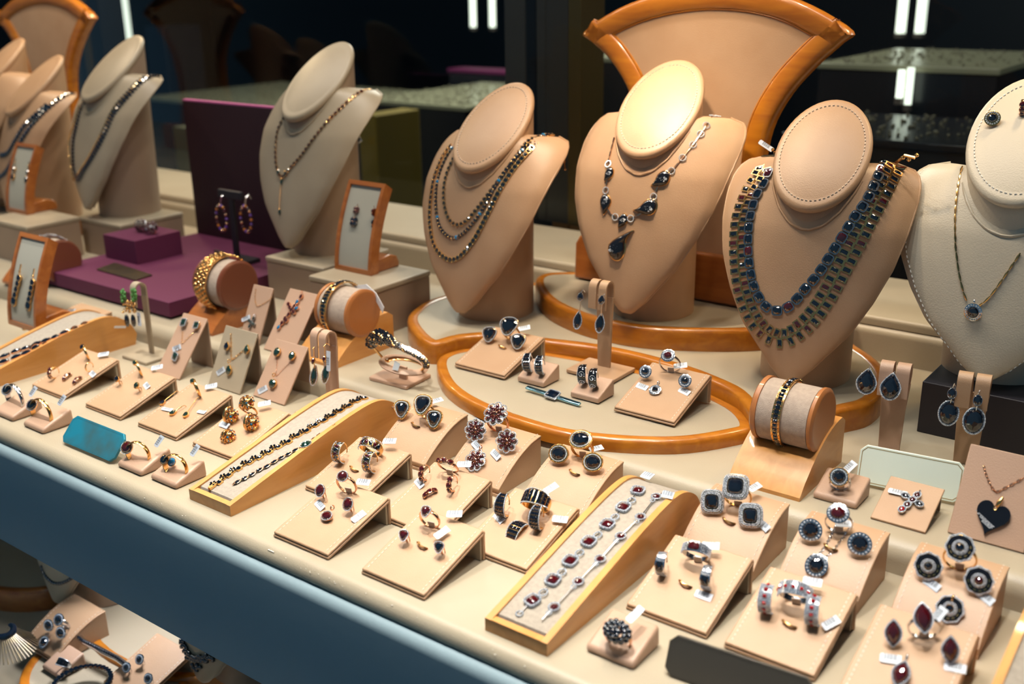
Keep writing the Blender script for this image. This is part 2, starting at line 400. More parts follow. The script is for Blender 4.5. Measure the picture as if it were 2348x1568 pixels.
# ---------------------------------------------------------------- busts
WT = [(0, 0), (.012, .62), (.03, 1.15), (.07, 2.1), (.13, 3.1), (.25, 5.2), (.40, 6.95), (.55, 8.3), (.70, 9.05), (.82, 9.35), (.90, 9.25), (.95, 8.8), (.985, 8.0), (1, 6.6)]
def wv(v):
    for (a, x), (b, y) in zip(WT, WT[1:]):
        if v <= b: return x + (y-x)*(v-a)/(b-a)
    return WT[-1][1]
def plate_mid(u, v):
    z = 1.5 + 20.9*v
    if z < 16: yc = -7.3 + 2.6*(max(0, z-1.5)/14.5)**1.7
    else: yc = -4.7 + 3.3*((z-16)/6.3)**1.1
    wr = .5 + 5.2*v**2.6
    return V((u*wv(v), yc + wr*abs(u)**2.2, z + .35*abs(u)*v - .95*abs(u)**3*v**8))
def bust(label, x, y, z, s=1.0, yaw=0.0, lm='tan', cm=None, thread='thread', edge_thread=False, hc=None, pz=None, name='necklace_bust', group='leather necklace busts'):
    M = T(x, y, z) @ R(yaw, 'Z') @ Mx.Scale(1, 4)
    t = thing(name, label, 'necklace bust', M, group)
    cm = cm or lm
    A, L, TI, HCn = 4.42*s, 6.76*s, .85, hc or 23.3*s; pz = pz or s
    n = 48; th = [2*PI*k/n for k in range(n)]
    low = [(4.6*s*math.cos(a), 4.95*s*math.sin(a), 0) for a in th]
    def cut(k, off=0.0): return [(A*k*math.cos(a), L*k*math.sin(a)*math.sin(TI)-.13 + off*-math.cos(TI), HCn + L*k*math.sin(a)*math.cos(TI) + off*math.sin(TI)) for a in th]
    top = cut(1, -.9)
    mid = [[(p[0]*(1-f)+q[0]*f, p[1]*(1-f)+q[1]*f, p[2]*(1-f)+q[2]*f) for p, q in zip(low, top)] for f in (.25, .5, .75, .95)]
    MB().loft([low] + mid + [top], True, True).build('neck', MT[cm], t, smooth=60)
    rings = [cut(.96, -1.0), cut(1.035, -.75), cut(1.055, -.45), cut(1.035, -.12), cut(.97, 0.02), cut(.9, .0), cut(.86, .05), cut(.6, .32), cut(.3, .42), cut(.02, .45)]
    capo = MB().loft(rings, True, True).build('neck_cap', MT[lm], t, smooth=70)
    ri = [V(p) for p in cut(.9, .05)]
    def dashes(path, m, step=.42, r=.06, closed=True, nm='stitching', par=None):
        pts = resample(path + ([path[0]] if closed else []), step/2); mb = MB()
        for a, b in list(zip(pts, pts[1:]))[::2]: mb.tube([a, b], r, 4)
        return mb.build(nm, MT[m], par or t)
    if thread: dashes(ri, thread, par=capo)
    # chest panel
    NU, NV = 22, 44; us = [-1+2*i/NU for i in range(NU+1)]; us = [math.copysign(abs(u)**.8, u) for u in us]
    vs_ = [(j/NV)**1.25 for j in range(NV+1)]
    grid = [[V((q.x*s, q.y*s, q.z*pz)) for q in (plate_mid(u, v) for u in us)] for v in vs_]
    def nrm(i, j):
        a = grid[min(NV, j+1)][i]-grid[max(0, j-1)][i]; b = grid[j][min(NU, i+1)]-grid[j][max(0, i-1)]
        if b.length < 1e-5: b = V((1, 0, 0))
        q = b.cross(a); return q.normalized()
    front, back = [], []
    for j, v in enumerate(vs_):
        for i, u in enumerate(us):
            ed = max(abs(u)**9, (1-v/.03)**2 if v < .03 else 0, ((v-.95)/.05)**2 if v > .95 else 0)
            h = .42*s*math.sqrt(max(0, 1-ed))
            nn = nrm(i, j)
            if nn.y > 0: nn = -nn
            front.append(grid[j][i] + nn*h); back.append(grid[j][i] - nn*h)
    W = NU+1; q = [(j*W+i, j*W+i+1, (j+1)*W+i+1, (j+1)*W+i) for j in range(NV) for i in range(NU)]
    N = len(front); mb = MB(); mb.add(front+back, q + [tuple(N+k for k in f)[::-1] for f in q])
    mb.build('chest_panel', MT[lm], t, smooth=60)
    fb = MB(); fb.add(front, q); sf = fb.surf(M)
    edge = [grid[j][0] for j in range(NV, 1, -1)] + [grid[j][NU] for j in range(2, NV+1)]
    MB().tube([p + V((0, .16, 0))*s for p in edge], .14*s, 6).build('piping', MT[lm], t, smooth=60)
    if edge_thread:
        def ins(j, i, sd): return front[j*W+i] + V((sd*-.05, -.03, 0))
        path = [front[j*W+1] + V((0, -.04, 0)) for j in range(NV-2, 3, -1)] + [front[j*W+NU-1] + V((0, -.04, 0)) for j in range(4, NV-1)]
        dashes(path, edge_thread, .5, .05, False, 'edge_stitching')
    nl = []
    for k in range(25):
        x_ = (-4.35+8.7*k/24)*s; yc = -4.95*s*math.sqrt(max(0, 1-(x_/(4.62*s))**2))
        for v_ in [.45+.0055*q for q in range(100)]:
            p_ = plate_mid(max(-1, min(1, x_/s/max(.1, wv(v_)))), v_)
            if p_.y*s-.42*s >= yc: nl.append(V((x_, yc-.05, p_.z*pz))); break
    if len(nl) > 4: MB().tube(nl, .13*s, 6).build('neckline_piping', MT[lm], t, smooth=60)
    t.rotation_mode = 'XYZ'
    return t, sf
B4 = bust('tan leather bust with three strands of square black stones', -79.27, 101.08, 5.1, .99, 0, 'tan', 'tan')
B5 = bust('brightly lit tan leather bust wearing a black teardrop necklace', -59.46, 105.79, 7.5, 1.01, 5, 'tan', 'tan', )
B6 = bust('tan leather bust with a brick link and a dark stone necklace', -38.98, 101.86, 5.1, .99, 9, 'tan', 'tan', )
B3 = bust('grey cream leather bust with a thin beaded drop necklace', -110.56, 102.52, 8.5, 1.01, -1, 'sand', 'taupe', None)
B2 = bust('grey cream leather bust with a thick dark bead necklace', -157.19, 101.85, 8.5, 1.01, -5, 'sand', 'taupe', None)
p1 = P(76, 192, 5.1+23.3)
B1 = bust('tan leather bust with two pearl grey bead strands near the left edge', p1.x, p1.y, p1.z-23.3, 1.0, -10, 'tan', 'tan', None)
p0 = P(-10, 150, 7.6+23.3)
B0 = bust('tan leather bust cut off by the left edge of the picture', p0.x, p0.y, p0.z-23.3, 1.0, -10, 'tan', 'tan', None)
B7 = bust('large ivory leather bust with white stitching and a halo pendant', -21.8, 107.5, 7.8, 1.1, 5, 'white', 'white', 'whitethread', 'whitethread', 22.4, .86)
tt = thing('pedestal_box', 'black box under the large ivory bust at the right', 'riser box', T(-16, 108, Z2))
MB().box(-10.3, -8.9, 0, 10, 6.5, 5.2).build('body', MT['blackbox'], tt, bevel=.1)

# ---------------------------------------------------------------- plum display
MB_ = MB()
tp = thing('plum_display_base', 'plum coloured low display base with a raised back panel', 'display base', T(-132, 93, Z2))
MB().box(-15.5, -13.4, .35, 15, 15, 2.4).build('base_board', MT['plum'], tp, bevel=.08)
MB().box(-14.5, -12.6, 0, 14, 14.4, .4).build('shadow_gap', MT['dark'], tp)  # near-black slab painted in for the shadow gap under the base
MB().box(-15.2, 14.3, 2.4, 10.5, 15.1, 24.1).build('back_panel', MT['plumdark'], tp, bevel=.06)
MB().box(-15.2, 14.3, 24.1, 10.5, 15.1, 24.35).build('top_edge', mat('panel_edge_lit', (.55, .12, .32), .5), tp)  # pink light on the panel's top edge, painted as a brighter strip
t = thing('plum_block', 'small plum coloured block on the plum base', 'display block', T(-141.6, 93.1, 5.0)); MB().box(-4.05, -4, 0, 4.05, 4.1, 3.6).build('block_body', MT['plum'], t, bevel=.06)
pl = MB().prism([(p.x, p.y) for p in [P(*q, 5.0) for q in ((222, 620), (310, 645), (349, 633), (264, 605))]], 5.0, 5.25)
tag(pl.build('brand_plaque', MT['bronze'], None, T(-135.5, 85.4, 5.0), world=True, bevel=.03), 'small worn bronze plaque lying on the plum base before the block', 'plaque')
# T shaped black earring stand
q = P(545, 602, 5.0)
t = thing('earring_tree', 'black T shaped earring stand on the plum base before the plum panel', 'earring stand', T(q.x, q.y, 5.0))
MB().box(-2.4, -2.2, 0, 2.6, 2.2, .6).build('foot', MT['blackbox'], t, bevel=.05)
MB().box(-.5, -.25, .6, .5, .25, 10.6).build('post', MT['blackbox'], t, bevel=.08)
MB().box(-2.6, -.4, 9.6, 2.6, .3, 10.9).build('crossbar', MT['blackbox'], t, bevel=.2)
MB().box(-2.0, -2.5, 1.0, .1, -2.3, 2.2).build('small_card', MT['plateg'], t)
TREE = V((q.x, q.y, 5.0))

# ---------------------------------------------------------------- wooden earring frames
def eframe(label, xc, y0, z0, w=6.3, h=11.2):
    """curved wooden frame leaning back, local front -y"""
    M = T(xc, y0, z0); t = thing('framed_earring_display', label, 'earring display frame', M, 'wooden framed earring displays')
    def cv(s, off=0):                        # s 0..1 up the face
        a = math.radians(6+30*s); y = .35 + 3.6*s**1.7; z = h*s*.97
        return V((0, y+off*math.cos(a), z-off*math.sin(a)))
    N = 10
    def strip(x0, x1, s0, s1, d0, d1):
        r = []
        for k in range(N+1):
            s = s0+(s1-s0)*k/N; f = cv(s, d0); b = cv(s, d1)
            r.append([(x0, f.y, f.z), (x1, f.y, f.z), (x1, b.y, b.z), (x0, b.y, b.z)])
        return MB().loft(r, True, True)
    bw = .5
    body = strip(-w/2, -w/2+bw, 0, 1, -.15, 1.3); b2 = strip(w/2-bw, w/2, 0, 1, -.15, 1.3); b3 = strip(-w/2+bw, w/2-bw, 0, .055, -.15, 1.3); b4 = strip(-w/2+bw, w/2-bw, .955, 1, -.15, 1.3)
    for b in (b2, b3, b4): body.add(b.v, b.f)
    body.build('wooden_frame', MT['woodred'], t, smooth=30)
    pd = strip(-w/2+bw, w/2-bw, .05, .957, 0.1, .9); pd.build('display_pad', MT['framepad'], t, smooth=30)
    ft = [(.6, 0), (1.1, 1.2), (2.4, 1.7), (4.4, 1.9), (5.6, 1.5), (6.0, .7), (6.0, 0)]
    MB().xprism(ft, -w/2+.4, w/2-.4).build('wooden_foot', MT['woodred'], t, bevel=.15)
    return t, pd.surf(M)
q = P(12, 484, 9.0); F1 = eframe('orange framed earring display at the far left, on a riser box', q.x+3.15, q.y, 9.0)
q = P(17, 744, Z2); F2 = eframe('orange framed display holding long chains of navy stones, left of the plum base', q.x+3.3, q.y, Z2, 6.8, 12)
q = P(765, 617, 9.0); F3 = eframe('orange framed display with a pair of garnet flower earrings, between two busts', q.x+3.25, q.y, 9.0, 6.5, 11.5)

# ---------------------------------------------------------------- ring stands
def flap_stand(x, y, label, z=0.0, w=6.6, run=7.4, h=2.75, m='tan'):
    """folded leather ring stand: sloping stitched flap and an upright back leaf"""
    M = T(x, y, z); t = thing('ring_stand', label, 'ring stand', M, 'folded leather ring stands')
    a = math.atan2(h-.5, run); L = math.hypot(run, h-.5); F = T(0, 0, .52) @ Mx.Rotation(a, 4, 'X')
    p = MB().box(-w/2, 0, -.24, w/2, L, 0, F); p.build('top_leaf', MT[m], t, bevel=.11)
    MB().box(-w/2-.05, -.12, -.5, w/2+.05, L+.1, -.26, F).build('under_leaf', MT[m], t, bevel=.1)
    MB().box(-w/2-.04, run-.1, .02, w/2+.04, run+.18, h-.1, None).build('back_leaf', MT[m], t, bevel=.1)
    MB().box(-w/2+.1, run-.36, .04, w/2-.1, run-.12, h-.35, None).build('lining', MT['sand'], t, bevel=.05)
    for sx in (-1, 1):
        mb = MB(); yy = .35
        while yy < L-.3: mb.box(sx*(w/2-.42)-.035, yy, -.01, sx*(w/2-.42)+.035, yy+.24, .03, F); yy += .42
        mb.build('stitching', MT['thread'], t)
    return t, MB().box(-w/2-3, -2, -.24, w/2+3, L+3, 0, F).surf(M), M @ F, m
def curved_stand(x, y, label, z=0.0, w=6.3, run=6.7, h=3.7, m='tan'):
    M = T(x, y, z); t = thing('curved_ring_stand', label, 'ring stand', M, 'curved leather ring stands')
    N = 12; prof = [(run*k/N, .75 + (h-.75)*math.sin(PI/2*(k/N)**.95)) for k in range(N+1)]
    MB().xprism([(.12, 0)] + [(yy+.1 if k == 0 else yy, z-.16) for k, (yy, z) in enumerate(prof)] + [(run, 0)], -w/2+.06, w/2-.06).build('body', MT[m], t, bevel=.06, seg=2)
    top = MB().xprism([(yy, zz-.14) for yy, zz in prof][::-1] + [(yy, zz+.06) for yy, zz in prof], -w/2, w/2); top.build('leather_cover', MT[m], t, bevel=.06, seg=2)
    MB().box(-w/2, -.04, .0, w/2, .12, .3).build('front_lip', MT[m], t, bevel=.04)
    path = resample([V((0, a, b+.075)) for a, b in prof], .21)
    for sx in (-1, 1):
        mb = MB()
        for a, b in list(zip(path, path[1:]))[1::2]: mb.tube([a+V((sx*(w/2-.42), 0, 0)), b+V((sx*(w/2-.42), 0, 0))], .04, 4)
        mb.build('stitching', MT['thread'], t)
    N2 = 30; pr = [(run*k/N2, .81 + (h-.75)*math.sin(PI/2*(k/N2)**.95)) for k in range(N2+1)]
    pr = [(-2, .81-1.0)] + pr + [(run+3, h+.2)]
    sf = MB(); sf.add([(-w, a, b) for a, b in pr] + [(w, a, b) for a, b in pr], [(i, i+len(pr), i+1+len(pr), i+1) for i in range(len(pr)-1)])
    return t, sf.surf(M), M, m
def ramp(label, x0, x1, y0, z=0.0):
    """long wooden bracelet ramp with a suede pad"""
    M = T((x0+x1)/2, y0, z); t = thing('bracelet_ramp', label, 'bracelet display', M, 'long wooden bracelet ramps')
    w = (x1-x0)/2
    pr = [V((0, 1.05, 0)), V((6.8, 2.62, 0)), V((13, 4.0, 0)), V((17.6, 4.72, 0)), V((20.0, 4.45, 0)), V((22, 3.2, 0)), V((23, 1.4, 0))]
    pr = [(p.x, p.y) for p in catmull(pr, 5)]
    prof = [(0, 0)] + pr + [(22.6, 0)]
    for sx in (-1, 1): MB().xprism(prof, min(sx*w, sx*(w-.55)), max(sx*w, sx*(w-.55))).build('side_rail', MT['ramp'], t, smooth=30)
    MB().box(-w+.55, 0, 0, w-.55, .6, 1.08).build('front_rail', MT['ramp'], t)
    pp = [(max(yy, .55), zz-.17) for yy, zz in pr]
    pd = MB().xprism([(.6, .1)] + pp[1:] + [(22.3, .1)], -w+.5, w-.5); pd.build('suede_pad', MT['pad'], t, smooth=30)
    return t, pd.surf(M)
W1 = ramp('honey wood bracelet ramp at the left with two rows of dark oval stones', -124.9, -119.2, 52.8)
W2 = ramp('honey wood bracelet ramp with two fine gold bracelets, in the middle of the front row', -76.9, -71.1, 52)
W3 = ramp('honey wood bracelet ramp with two silver and garnet bracelets, near the front centre', -42.1, -36.6, 51.6)
W4 = ramp('honey wood bracelet ramp mostly cut off by the right edge of the picture', P(2300, 1568, .9).x, P(2300, 1568, .9).x+5.7, 51.6)

def small_block(label, x, y, z=0.0, w=3.9, d=3.6, m='rose', yaw=0):
    M = T(x, y, z) @ R(yaw, 'Z'); t = thing('ring_block', label, 'ring stand', M, 'small single ring blocks')
    pr = [(0, 0), (0, .55), (d*.92, 1.75), (d*1.0, 1.7), (d*1.02, 0)]
    MB().xprism(pr, -w/2, w/2).build('block_body', MT[m], t, bevel=.28, seg=4)
    a = math.atan2(1.2, d*.92)
    return t, MB().box(-w*2, -d, -.2, w*2, d*2, 0, T(0, 0, .56) @ Mx.Rotation(a, 4, 'X')).surf(M), M

# ---------------------------------------------------------------- bangle drums
def drum_stand(label, x, y, z, w=6.6, d=9.6, h=4.6, wm='ramp', fm='face', pm='drumpad', rd=3.3, ln=6.4, r=None, dz=0.0, dc=None):
    """wooden saddle wedge carrying a suede covered drum, axis along x"""
    M = T(x, y, z) @ R(r or 0, 'Z'); t = thing('bangle_stand', label, 'bangle stand', M, 'wooden bangle stands')
    N = 12; cyl = (d*.5, h*1.0+rd*.62+dz); xo = 0           # drum axis (y, z)
    if dc:
        e_ = atY(dc[0], dc[1], y+d*.5); cyl = (d*.5, e_.z-z); xo = e_.x-x-ln/2
    # wedge: stepwise loft along x with the saddle dip
    def prof(x_):
        dip = max(0, 1-(abs(x_)/(w*.40))**4); out = []
        for k in range(N+1):
            s = k/N; yy = d*s; zz = .35 + (h-.35)*math.sin(PI/2*min(1, s*1.12))**.85
            if s > .93: zz -= (s-.93)*8
            c2 = rd*1.04; dd = c2*c2-(yy-cyl[0])**2
            if dip > 0 and dd > 0: zz = min(zz, max(.5, (cyl[1]-math.sqrt(dd))*1.0)*dip + zz*(1-dip))
            out.append((yy, zz))
        return [(0, 0)] + out + [(d, 0)]
    xs = [-w/2, -w/2*.93, -w*.40, -w*.3, 0, w*.3, w*.40, w/2*.93, w/2]
    MB().loft([[(x_, a, b) for a, b in prof(x_)] for x_ in xs], True, True).build('saddle_base', MT[wm], t, smooth=30)
    D = T(xo, cyl[0], cyl[1]) @ R(90, 'Y')
    MB().lathe([(rd, -ln/2+.5), (rd, ln/2-.5)], 40, D).build('suede_drum', MT[pm], t, smooth=40)
    for s in (-1, 1):
        zz = [-.25, -.2, .2, .3] if s > 0 else [-.3, -.2, .2, .25]
        MB().lathe([(rd-.1, s*ln/2-.5*(s > 0)), (rd+.1, s*ln/2-.5+(.1 if s > 0 else .0)), (rd+.12, s*ln/2-.1+(.0 if s > 0 else .5)), (rd-.15, s*ln/2+(.1 if s > 0 else .5)), (rd-.3, s*ln/2+(.1 if s > 0 else .5))] if s > 0 else
                   [(rd-.3, -ln/2-.1), (rd-.15, -ln/2-.1), (rd+.12, -ln/2+.1), (rd+.12, -ln/2+.5), (rd-.1, -ln/2+.55)], 40, D).build('drum_end', MT[fm], t, smooth=40)
    return t, M @ D, rd, M
q1, q2 = P(1697, 1066, Z2), P(1833, 1151, Z2)
C4 = drum_stand('large pale wood bangle stand with grey suede drum at the right of the leaf platform', q2.x-3.3, q2.y, Z2, 6.6, 9.6, 4.7, 'ramp', 'face', rd=2.75, ln=5.6, dc=(1888, 964))
q = P(773, 844, Z2)
C3 = drum_stand('honey wood bangle stand with suede drum before the riser boxes', q.x-3.2, q.y-.3, Z2, 6.6, 9.8, 4.5, 'ramp', 'face', rd=2.75, ln=5.4, dc=(834, 719))
q = P(488, 770, Z2)
C1 = drum_stand('red brown wood bangle stand before the plum base, carrying a wide gold bangle', q.x-3.0, q.y-.2, Z2, 6.2, 9.2, 4.4, 'woodred', 'darkface', rd=3.1, ln=5.2, dc=(547, 655))
q = P(150, 640, Z2)
C0 = drum_stand('red brown wood bangle stand behind the navy earring frame at the left', q.x-3.0, q.y-6.5, Z2, 6.4, 9.2, 4.6, 'woodred', 'darkface', rd=3.1, ln=5.6, dc=(143, 600))

# ---------------------------------------------------------------- ribbon earring stands
def ribbon_stand(label, px, z, hgt, base=None, w=.95, lean=0.0, m='rose', curl=1.5, yaw=0, two=True, base_d=None, drop=2.2):
    q = P(*px, z); M = T(q.x, q.y, z) @ R(yaw, 'Z'); t = thing('ribbon_earring_stand', label, 'earring stand', M, 'curled leather earring stands')
    th = .14
    if base: MB().box(-base/2, -(base_d or base)/2-.4, 0, base/2, (base_d or base)/2-.4, .42).build('foot', MT[m], t, bevel=.1)
    # stem: tapering leather strip
    wt = w*2+.25 if two else w
    st = [(0, .3, wt*.36), (hgt*.5, .3, wt*.42), (hgt*.8, .3, wt*.5)]
    MB().loft([[(-b, a-th, zz+(.3 if base else 0)), (b, a-th, zz+(.3 if base else 0)), (b, a+th, zz+(.3 if base else 0)), (-b, a+th, zz+(.3 if base else 0))] for zz, a, b in st]).build('stem', MT[m], t, bevel=.04, seg=2)
    ends = []
    for sx in ((-1, 1) if two else (0,)):
        cx = sx*(w/2+.14)
        pts = [V((cx*.9, .3, hgt*.78)), V((cx, .32, hgt*.9))]
        for k in range(9):
            a = PI*k/8; pts.append(V((cx, .3-curl/2*(1-math.cos(a)), hgt*.94+curl*.5*math.sin(a))))
        pts.append(V((cx, .3-curl-.06, hgt*.94-drop*.55)))
        pts.append(V((cx, .3-curl-.1, hgt*.94-drop)))
        rings = []
        for i, p in enumerate(pts):
            a = pts[max(0, i-1)]; b = pts[min(len(pts)-1, i+1)]; tg = (b-a).normalized(); nn = V((1, 0, 0)).cross(tg).normalized()*th*.6
            rings.append([p+V((-w/2, 0, 0))-nn, p+V((w/2, 0, 0))-nn, p+V((w/2, 0, 0))+nn, p+V((-w/2, 0, 0))+nn])
        MB().loft(rings).build('curled_strip', MT[m], t, smooth=30)
        ends.append(M @ pts[-1])
    return t, ends, M
# ================================================================ jewellery
def outline(shape, n=16):
    o = []
    for k in range(n):
        t = 2*PI*(k+.5)/n; c, s = math.cos(t), math.sin(t)
        if shape in ('oval', 'round'): o.append((c, s))
        elif shape == 'cushion': o.append((math.copysign(abs(c)**.55, c), math.copysign(abs(s)**.55, s)))
        elif shape == 'rect': o.append((math.copysign(abs(c)**.3, c), math.copysign(abs(s)**.3, s)))
        elif shape == 'heart':                       # soft triangle, point towards -y
            r = 1-.08*math.cos(3*(t-PI/2+PI/3)+PI*1); r *= 1+.16*max(0, -s)**6; o.append((c*r, s*r*1.0))
        elif shape == 'pear': o.append((c*(1-.42*max(0, s)**1.2), s*(1+.12*max(0, s)**8)))
        elif shape == 'marquise': o.append((c*(1-abs(s)**2.2*.62)*.95, s*1.12))
    return o
GEMS = {}
def gemmesh(shape, rx, ry, h, m, n=16, steps=((1, 0), (.78, .6), (.42, .92))):
    k = (shape, round(rx, 3), round(ry, 3), round(h, 3), m, n, len(steps))
    if k not in GEMS: GEMS[k] = MB().gem([(x*rx, y*ry) for x, y in outline(shape, n)], h, None, steps).mesh('stone_'+shape, MT[m])
    return GEMS[k]
def stone(parent, M, shape, rx, ry, h, m, n=16, name='stone', steps=((1, 0), (.78, .6), (.42, .92))):
    return put(gemmesh(shape, rx, ry, h, m, n, steps), name, parent, ROOT[parent.name] @ M)
def beadring(mb, shape, rx, ry, r, M, z=0.0, n=None, q=1, sc=(1, 1, 1)):
    pts = [V((x*rx, y*ry, z)) for x, y in outline(shape, 48)]; pts.append(pts[0])
    rs = resample(pts, r*1.75 if not n else 1)
    if n: rs = resample(pts, sum((b-a).length for a, b in zip(pts, pts[1:]))/n)
    for p in rs[:-1]: mb.ball(p, r, q, sc, M)
def head(p, M, shape, rx, ry, h, sm, mm_='gold', halo='pave', n=16):
    """jewel head on parent p: metal setting, stone, halo. M is local, z facing out"""
    o = outline(shape, 28)
    k = 1.0
    hr = min(rx, ry)
    mb = MB()
    ex = {'pave': .14, 'rope': .3, 'thick': .36, 'spike': .3, 'double': .62, 'thin': .1, None: .05, 'flower': .3}[halo]
    def ring(e, z): return [(x*(rx+e), y*(ry+e), z) for x, y in o]
    mb.loft([[(x*.35, y*.35, -.45) for x, y, z in ring(0, 0)], ring(ex*.5, -.2), ring(ex, -.1), ring(ex, .0), ring(ex*.6, .04)], True, True, M)
    for a in (45, 135, 225, 315) if halo != 'spike' else ():
        a = math.radians(a); x, y = math.cos(a)*rx*1.0, math.sin(a)*ry*1.0
        if shape == 'cushion': x *= 1.22; y *= 1.22
        mb.ball((x, y, .06), .055+.02*hr, 1, M=M)
    p0 = p; p = mb.build('setting', MT[mm_], p, smooth=50)
    stone(p, M @ T(0, 0, .05), shape, rx, ry, h, sm, n)
    if halo in ('pave', 'rope', 'thin'):
        mb = MB(); beadring(mb, shape, rx+.09, ry+.09, .065 if halo != 'thin' else .05, M, .08); mb.build('pave_halo', MT['diamond'], p)
    if halo == 'rope':
        mb = MB(); beadring(mb, shape, rx+.25, ry+.25, .075, M, .0, sc=(1, 1, 1.1)); beadring(mb, shape, rx+.2, ry+.2, .05, M, -.14)
        mb.build('rope_border', MT['gold'], p, smooth=60)
    if halo == 'thick':
        mb = MB()
        for e, z, r in ((.08, .1, .075), (.2, .06, .08), (.32, -.03, .08), (.38, -.17, .075)): beadring(mb, shape, rx+e, ry+e, r, M, z)
        mb.build('pave_border', MT['diamond'], p)
    if halo == 'spike':
        mb = MB(); pts = [V((x*(rx+.14), y*(ry+.14), .03)) for x, y in outline('oval', 18)]
        for q in pts: mb.ball(q, .1, 1, M=M); mb.ball(q*1.16+V((0, 0, -.08)), .06, 1, M=M)
        mb.build('stone_halo', MT['diamond'], p)
    if halo == 'double':
        sq = rx/.26; M = M @ Mx.Scale(1.0, 4)
        mb = MB(); beadring(mb, shape, rx+.08, ry+.08, .075, M, .12); beadring(mb, shape, rx+.2, ry+.2, .06, M, .06)
        for k in range(40):                                        # scalloped outer rim
            a = 2*PI*k/40; w = 1+.05*math.cos(8*a); mb.ball(((rx+.62)*w*math.cos(a), (ry+.66)*w*math.sin(a), -.04), .105, 1, M=M)
        mb.build('pave_halos', MT['diamond'], p)
        mb = MB()
        for k in range(7):
            a = 2*PI*(k+6.2)/12; mb.cb((0, 0, 0), (.2, .1, .14), M @ T((rx+.40)*math.cos(a), (ry+.42)*math.sin(a), .09) @ R(math.degrees(a)+90, 'Z'))
        mb.build('gold_squares', MT['gold'], p)
        MB().loft([ring(.26, .07), ring(.58, .04), ring(.58, -.1)], True, False, M).build('black_border', MT['enamel'], p)
def flowerhead(p, M, s=1.0):
    mb = MB(); st = MB(); g = MB()
    for k in range(8):
        a = 2*PI*k/8
        A = M @ R(math.degrees(a), 'Z')
        pts = [V((.66*s + .3*s*math.cos(b), .29*s*math.sin(b), .02)) for b in [2*PI*j/14 for j in range(14)]]
        for q in pts: mb.ball(q, .07*s, 1, M=A)
        g.ball((.6*s, 0, -.04), .3*s, 1, (1.1, .95, .25), A)
        st.ball((.6*s, 0, .08), .21*s, 2, (1, .62, .6), A)
        A2 = M @ R(math.degrees(a)+22, 'Z'); st.ball((.36*s, 0, .22), .15*s, 2, (1, .62, .7), A2); g.ball((.34*s, 0, .12), .17*s, 1, (1, .8, .5), A2)
    for k in range(6):
        a = 2*PI*k/6; st.ball((.12*s*math.cos(a), .12*s*math.sin(a), .34*s), .075*s, 1, M=M)
    g.ball((0, 0, 0), .35*s, 1, (1, 1, .8), M)
    g.build('gold_petals', MT['rosegold'], p, smooth=60); mb.build('petal_rims', MT['diamond'], p); st.build('garnet_petals', MT['garnet'], p, smooth=60)
def bandstrip(mb, r0, r1, w0, w1, a0, a1, n=28, M=None):
    """ring band in the local xz plane, axis y; angle 0 is at the top; width tapers from w0 (top) to w1 (bottom)"""
    full = abs(a1-a0) >= 359; rings = []
    for k in range(n + (0 if full else 1)):
        a = math.radians(a0+(a1-a0)*k/n); f = (1+math.cos(a))/2; w = (w1+(w0-w1)*f**1.5)/2
        rr = r1 + 0.0; s, c = math.sin(a), math.cos(a)
        rings.append([(r0*s, -w*.95, r0*c), (rr*.985*s, -w, rr*.985*c), (rr*1.02*s, -w*.5, rr*1.02*c), (rr*1.02*s, w*.5, rr*1.02*c), (rr*.985*s, w, rr*.985*c), (r0*s, w*.95, r0*c)])
    return mb.loft(rings, True, not full, M, ringclosed=full)
def mktag(p, u, v, surf=None, M=None, ang=0.0, h=.35, size=(1.35, .62), tilt=18, world_n=None, blank=False):
    """paper price tag, part of p; either over pixel u,v of a surface or at a local matrix"""
    if M is None:
        r = hit(surf, u, v, h)
        if not r: return
        f, n = r; M = frame(f+n*h, n) @ R(ang, 'Z') @ R(tilt, 'X')
    else: M = ROOT[p.name] @ M
    w, d = size; c = .1; pts = [(-w/2+c, -d/2), (w/2, -d/2), (w/2, d/2), (-w/2+c, d/2), (-w/2, d/2-c), (-w/2, -d/2+c)]
    o = MB().prism(pts, -.012, .012).build('price_tag', MT['tagback' if blank else 'tag'], p, M)
    return o
def slottab(p, M):
    MB().box(-.32, -.05, -.2, .32, .05, .55, M).build('slot_tab', MT['slot'], p, bevel=.03, seg=2)
# ---- rings and earrings on a surface
def rootat(surf, u, v, h, yaw=0):
    r = hit(surf, u, v, h)
    if not r: return None
    f, n = r; return frame(f, n) @ R(yaw, 'Z')
def ring(surf, u, v, label, shape='oval', rx=.6, ry=.5, gh=.3, sm='black', mt='gold', halo='pave', Rr=.9, tilt=32, yaw=12, tg=None, group=None, flower=0, split=False, gn=16):
    hh = Rr*1.95; M = rootat(surf, u, v, hh, 0)
    t = thing('ring', label, 'ring', M, group)
    B = T(0, 0, Rr*.92) @ R(yaw, 'Z')
    mb = MB()
    if split:
        for d in (-.13, .13): mb.tube([(Rr*math.sin(a), d*math.cos(a/2)*1.5, Rr*math.cos(a)) for a in [2*PI*k/36 for k in range(36)]], .075, 6, True, B)
    else: bandstrip(mb, Rr-.09, Rr, .3, .2, 0, 360, 36, B)
    mb.build('band', MT[mt], t, smooth=50)
    Hm = T(0, -.12, hh) @ R(yaw, 'Z') @ R(tilt, 'X')
    if flower: flowerhead(t, Hm, flower)
    else: head(t, Hm, shape, rx, ry, gh, sm, mt, halo, gn)
    slottab(t, T(0, .0, 0) @ R(yaw, 'Z'))
    if tg: mktag(t, tg[0], tg[1], surf, None, tg[2] if len(tg) > 2 else 15, tg[3] if len(tg) > 3 else .8)
    return t
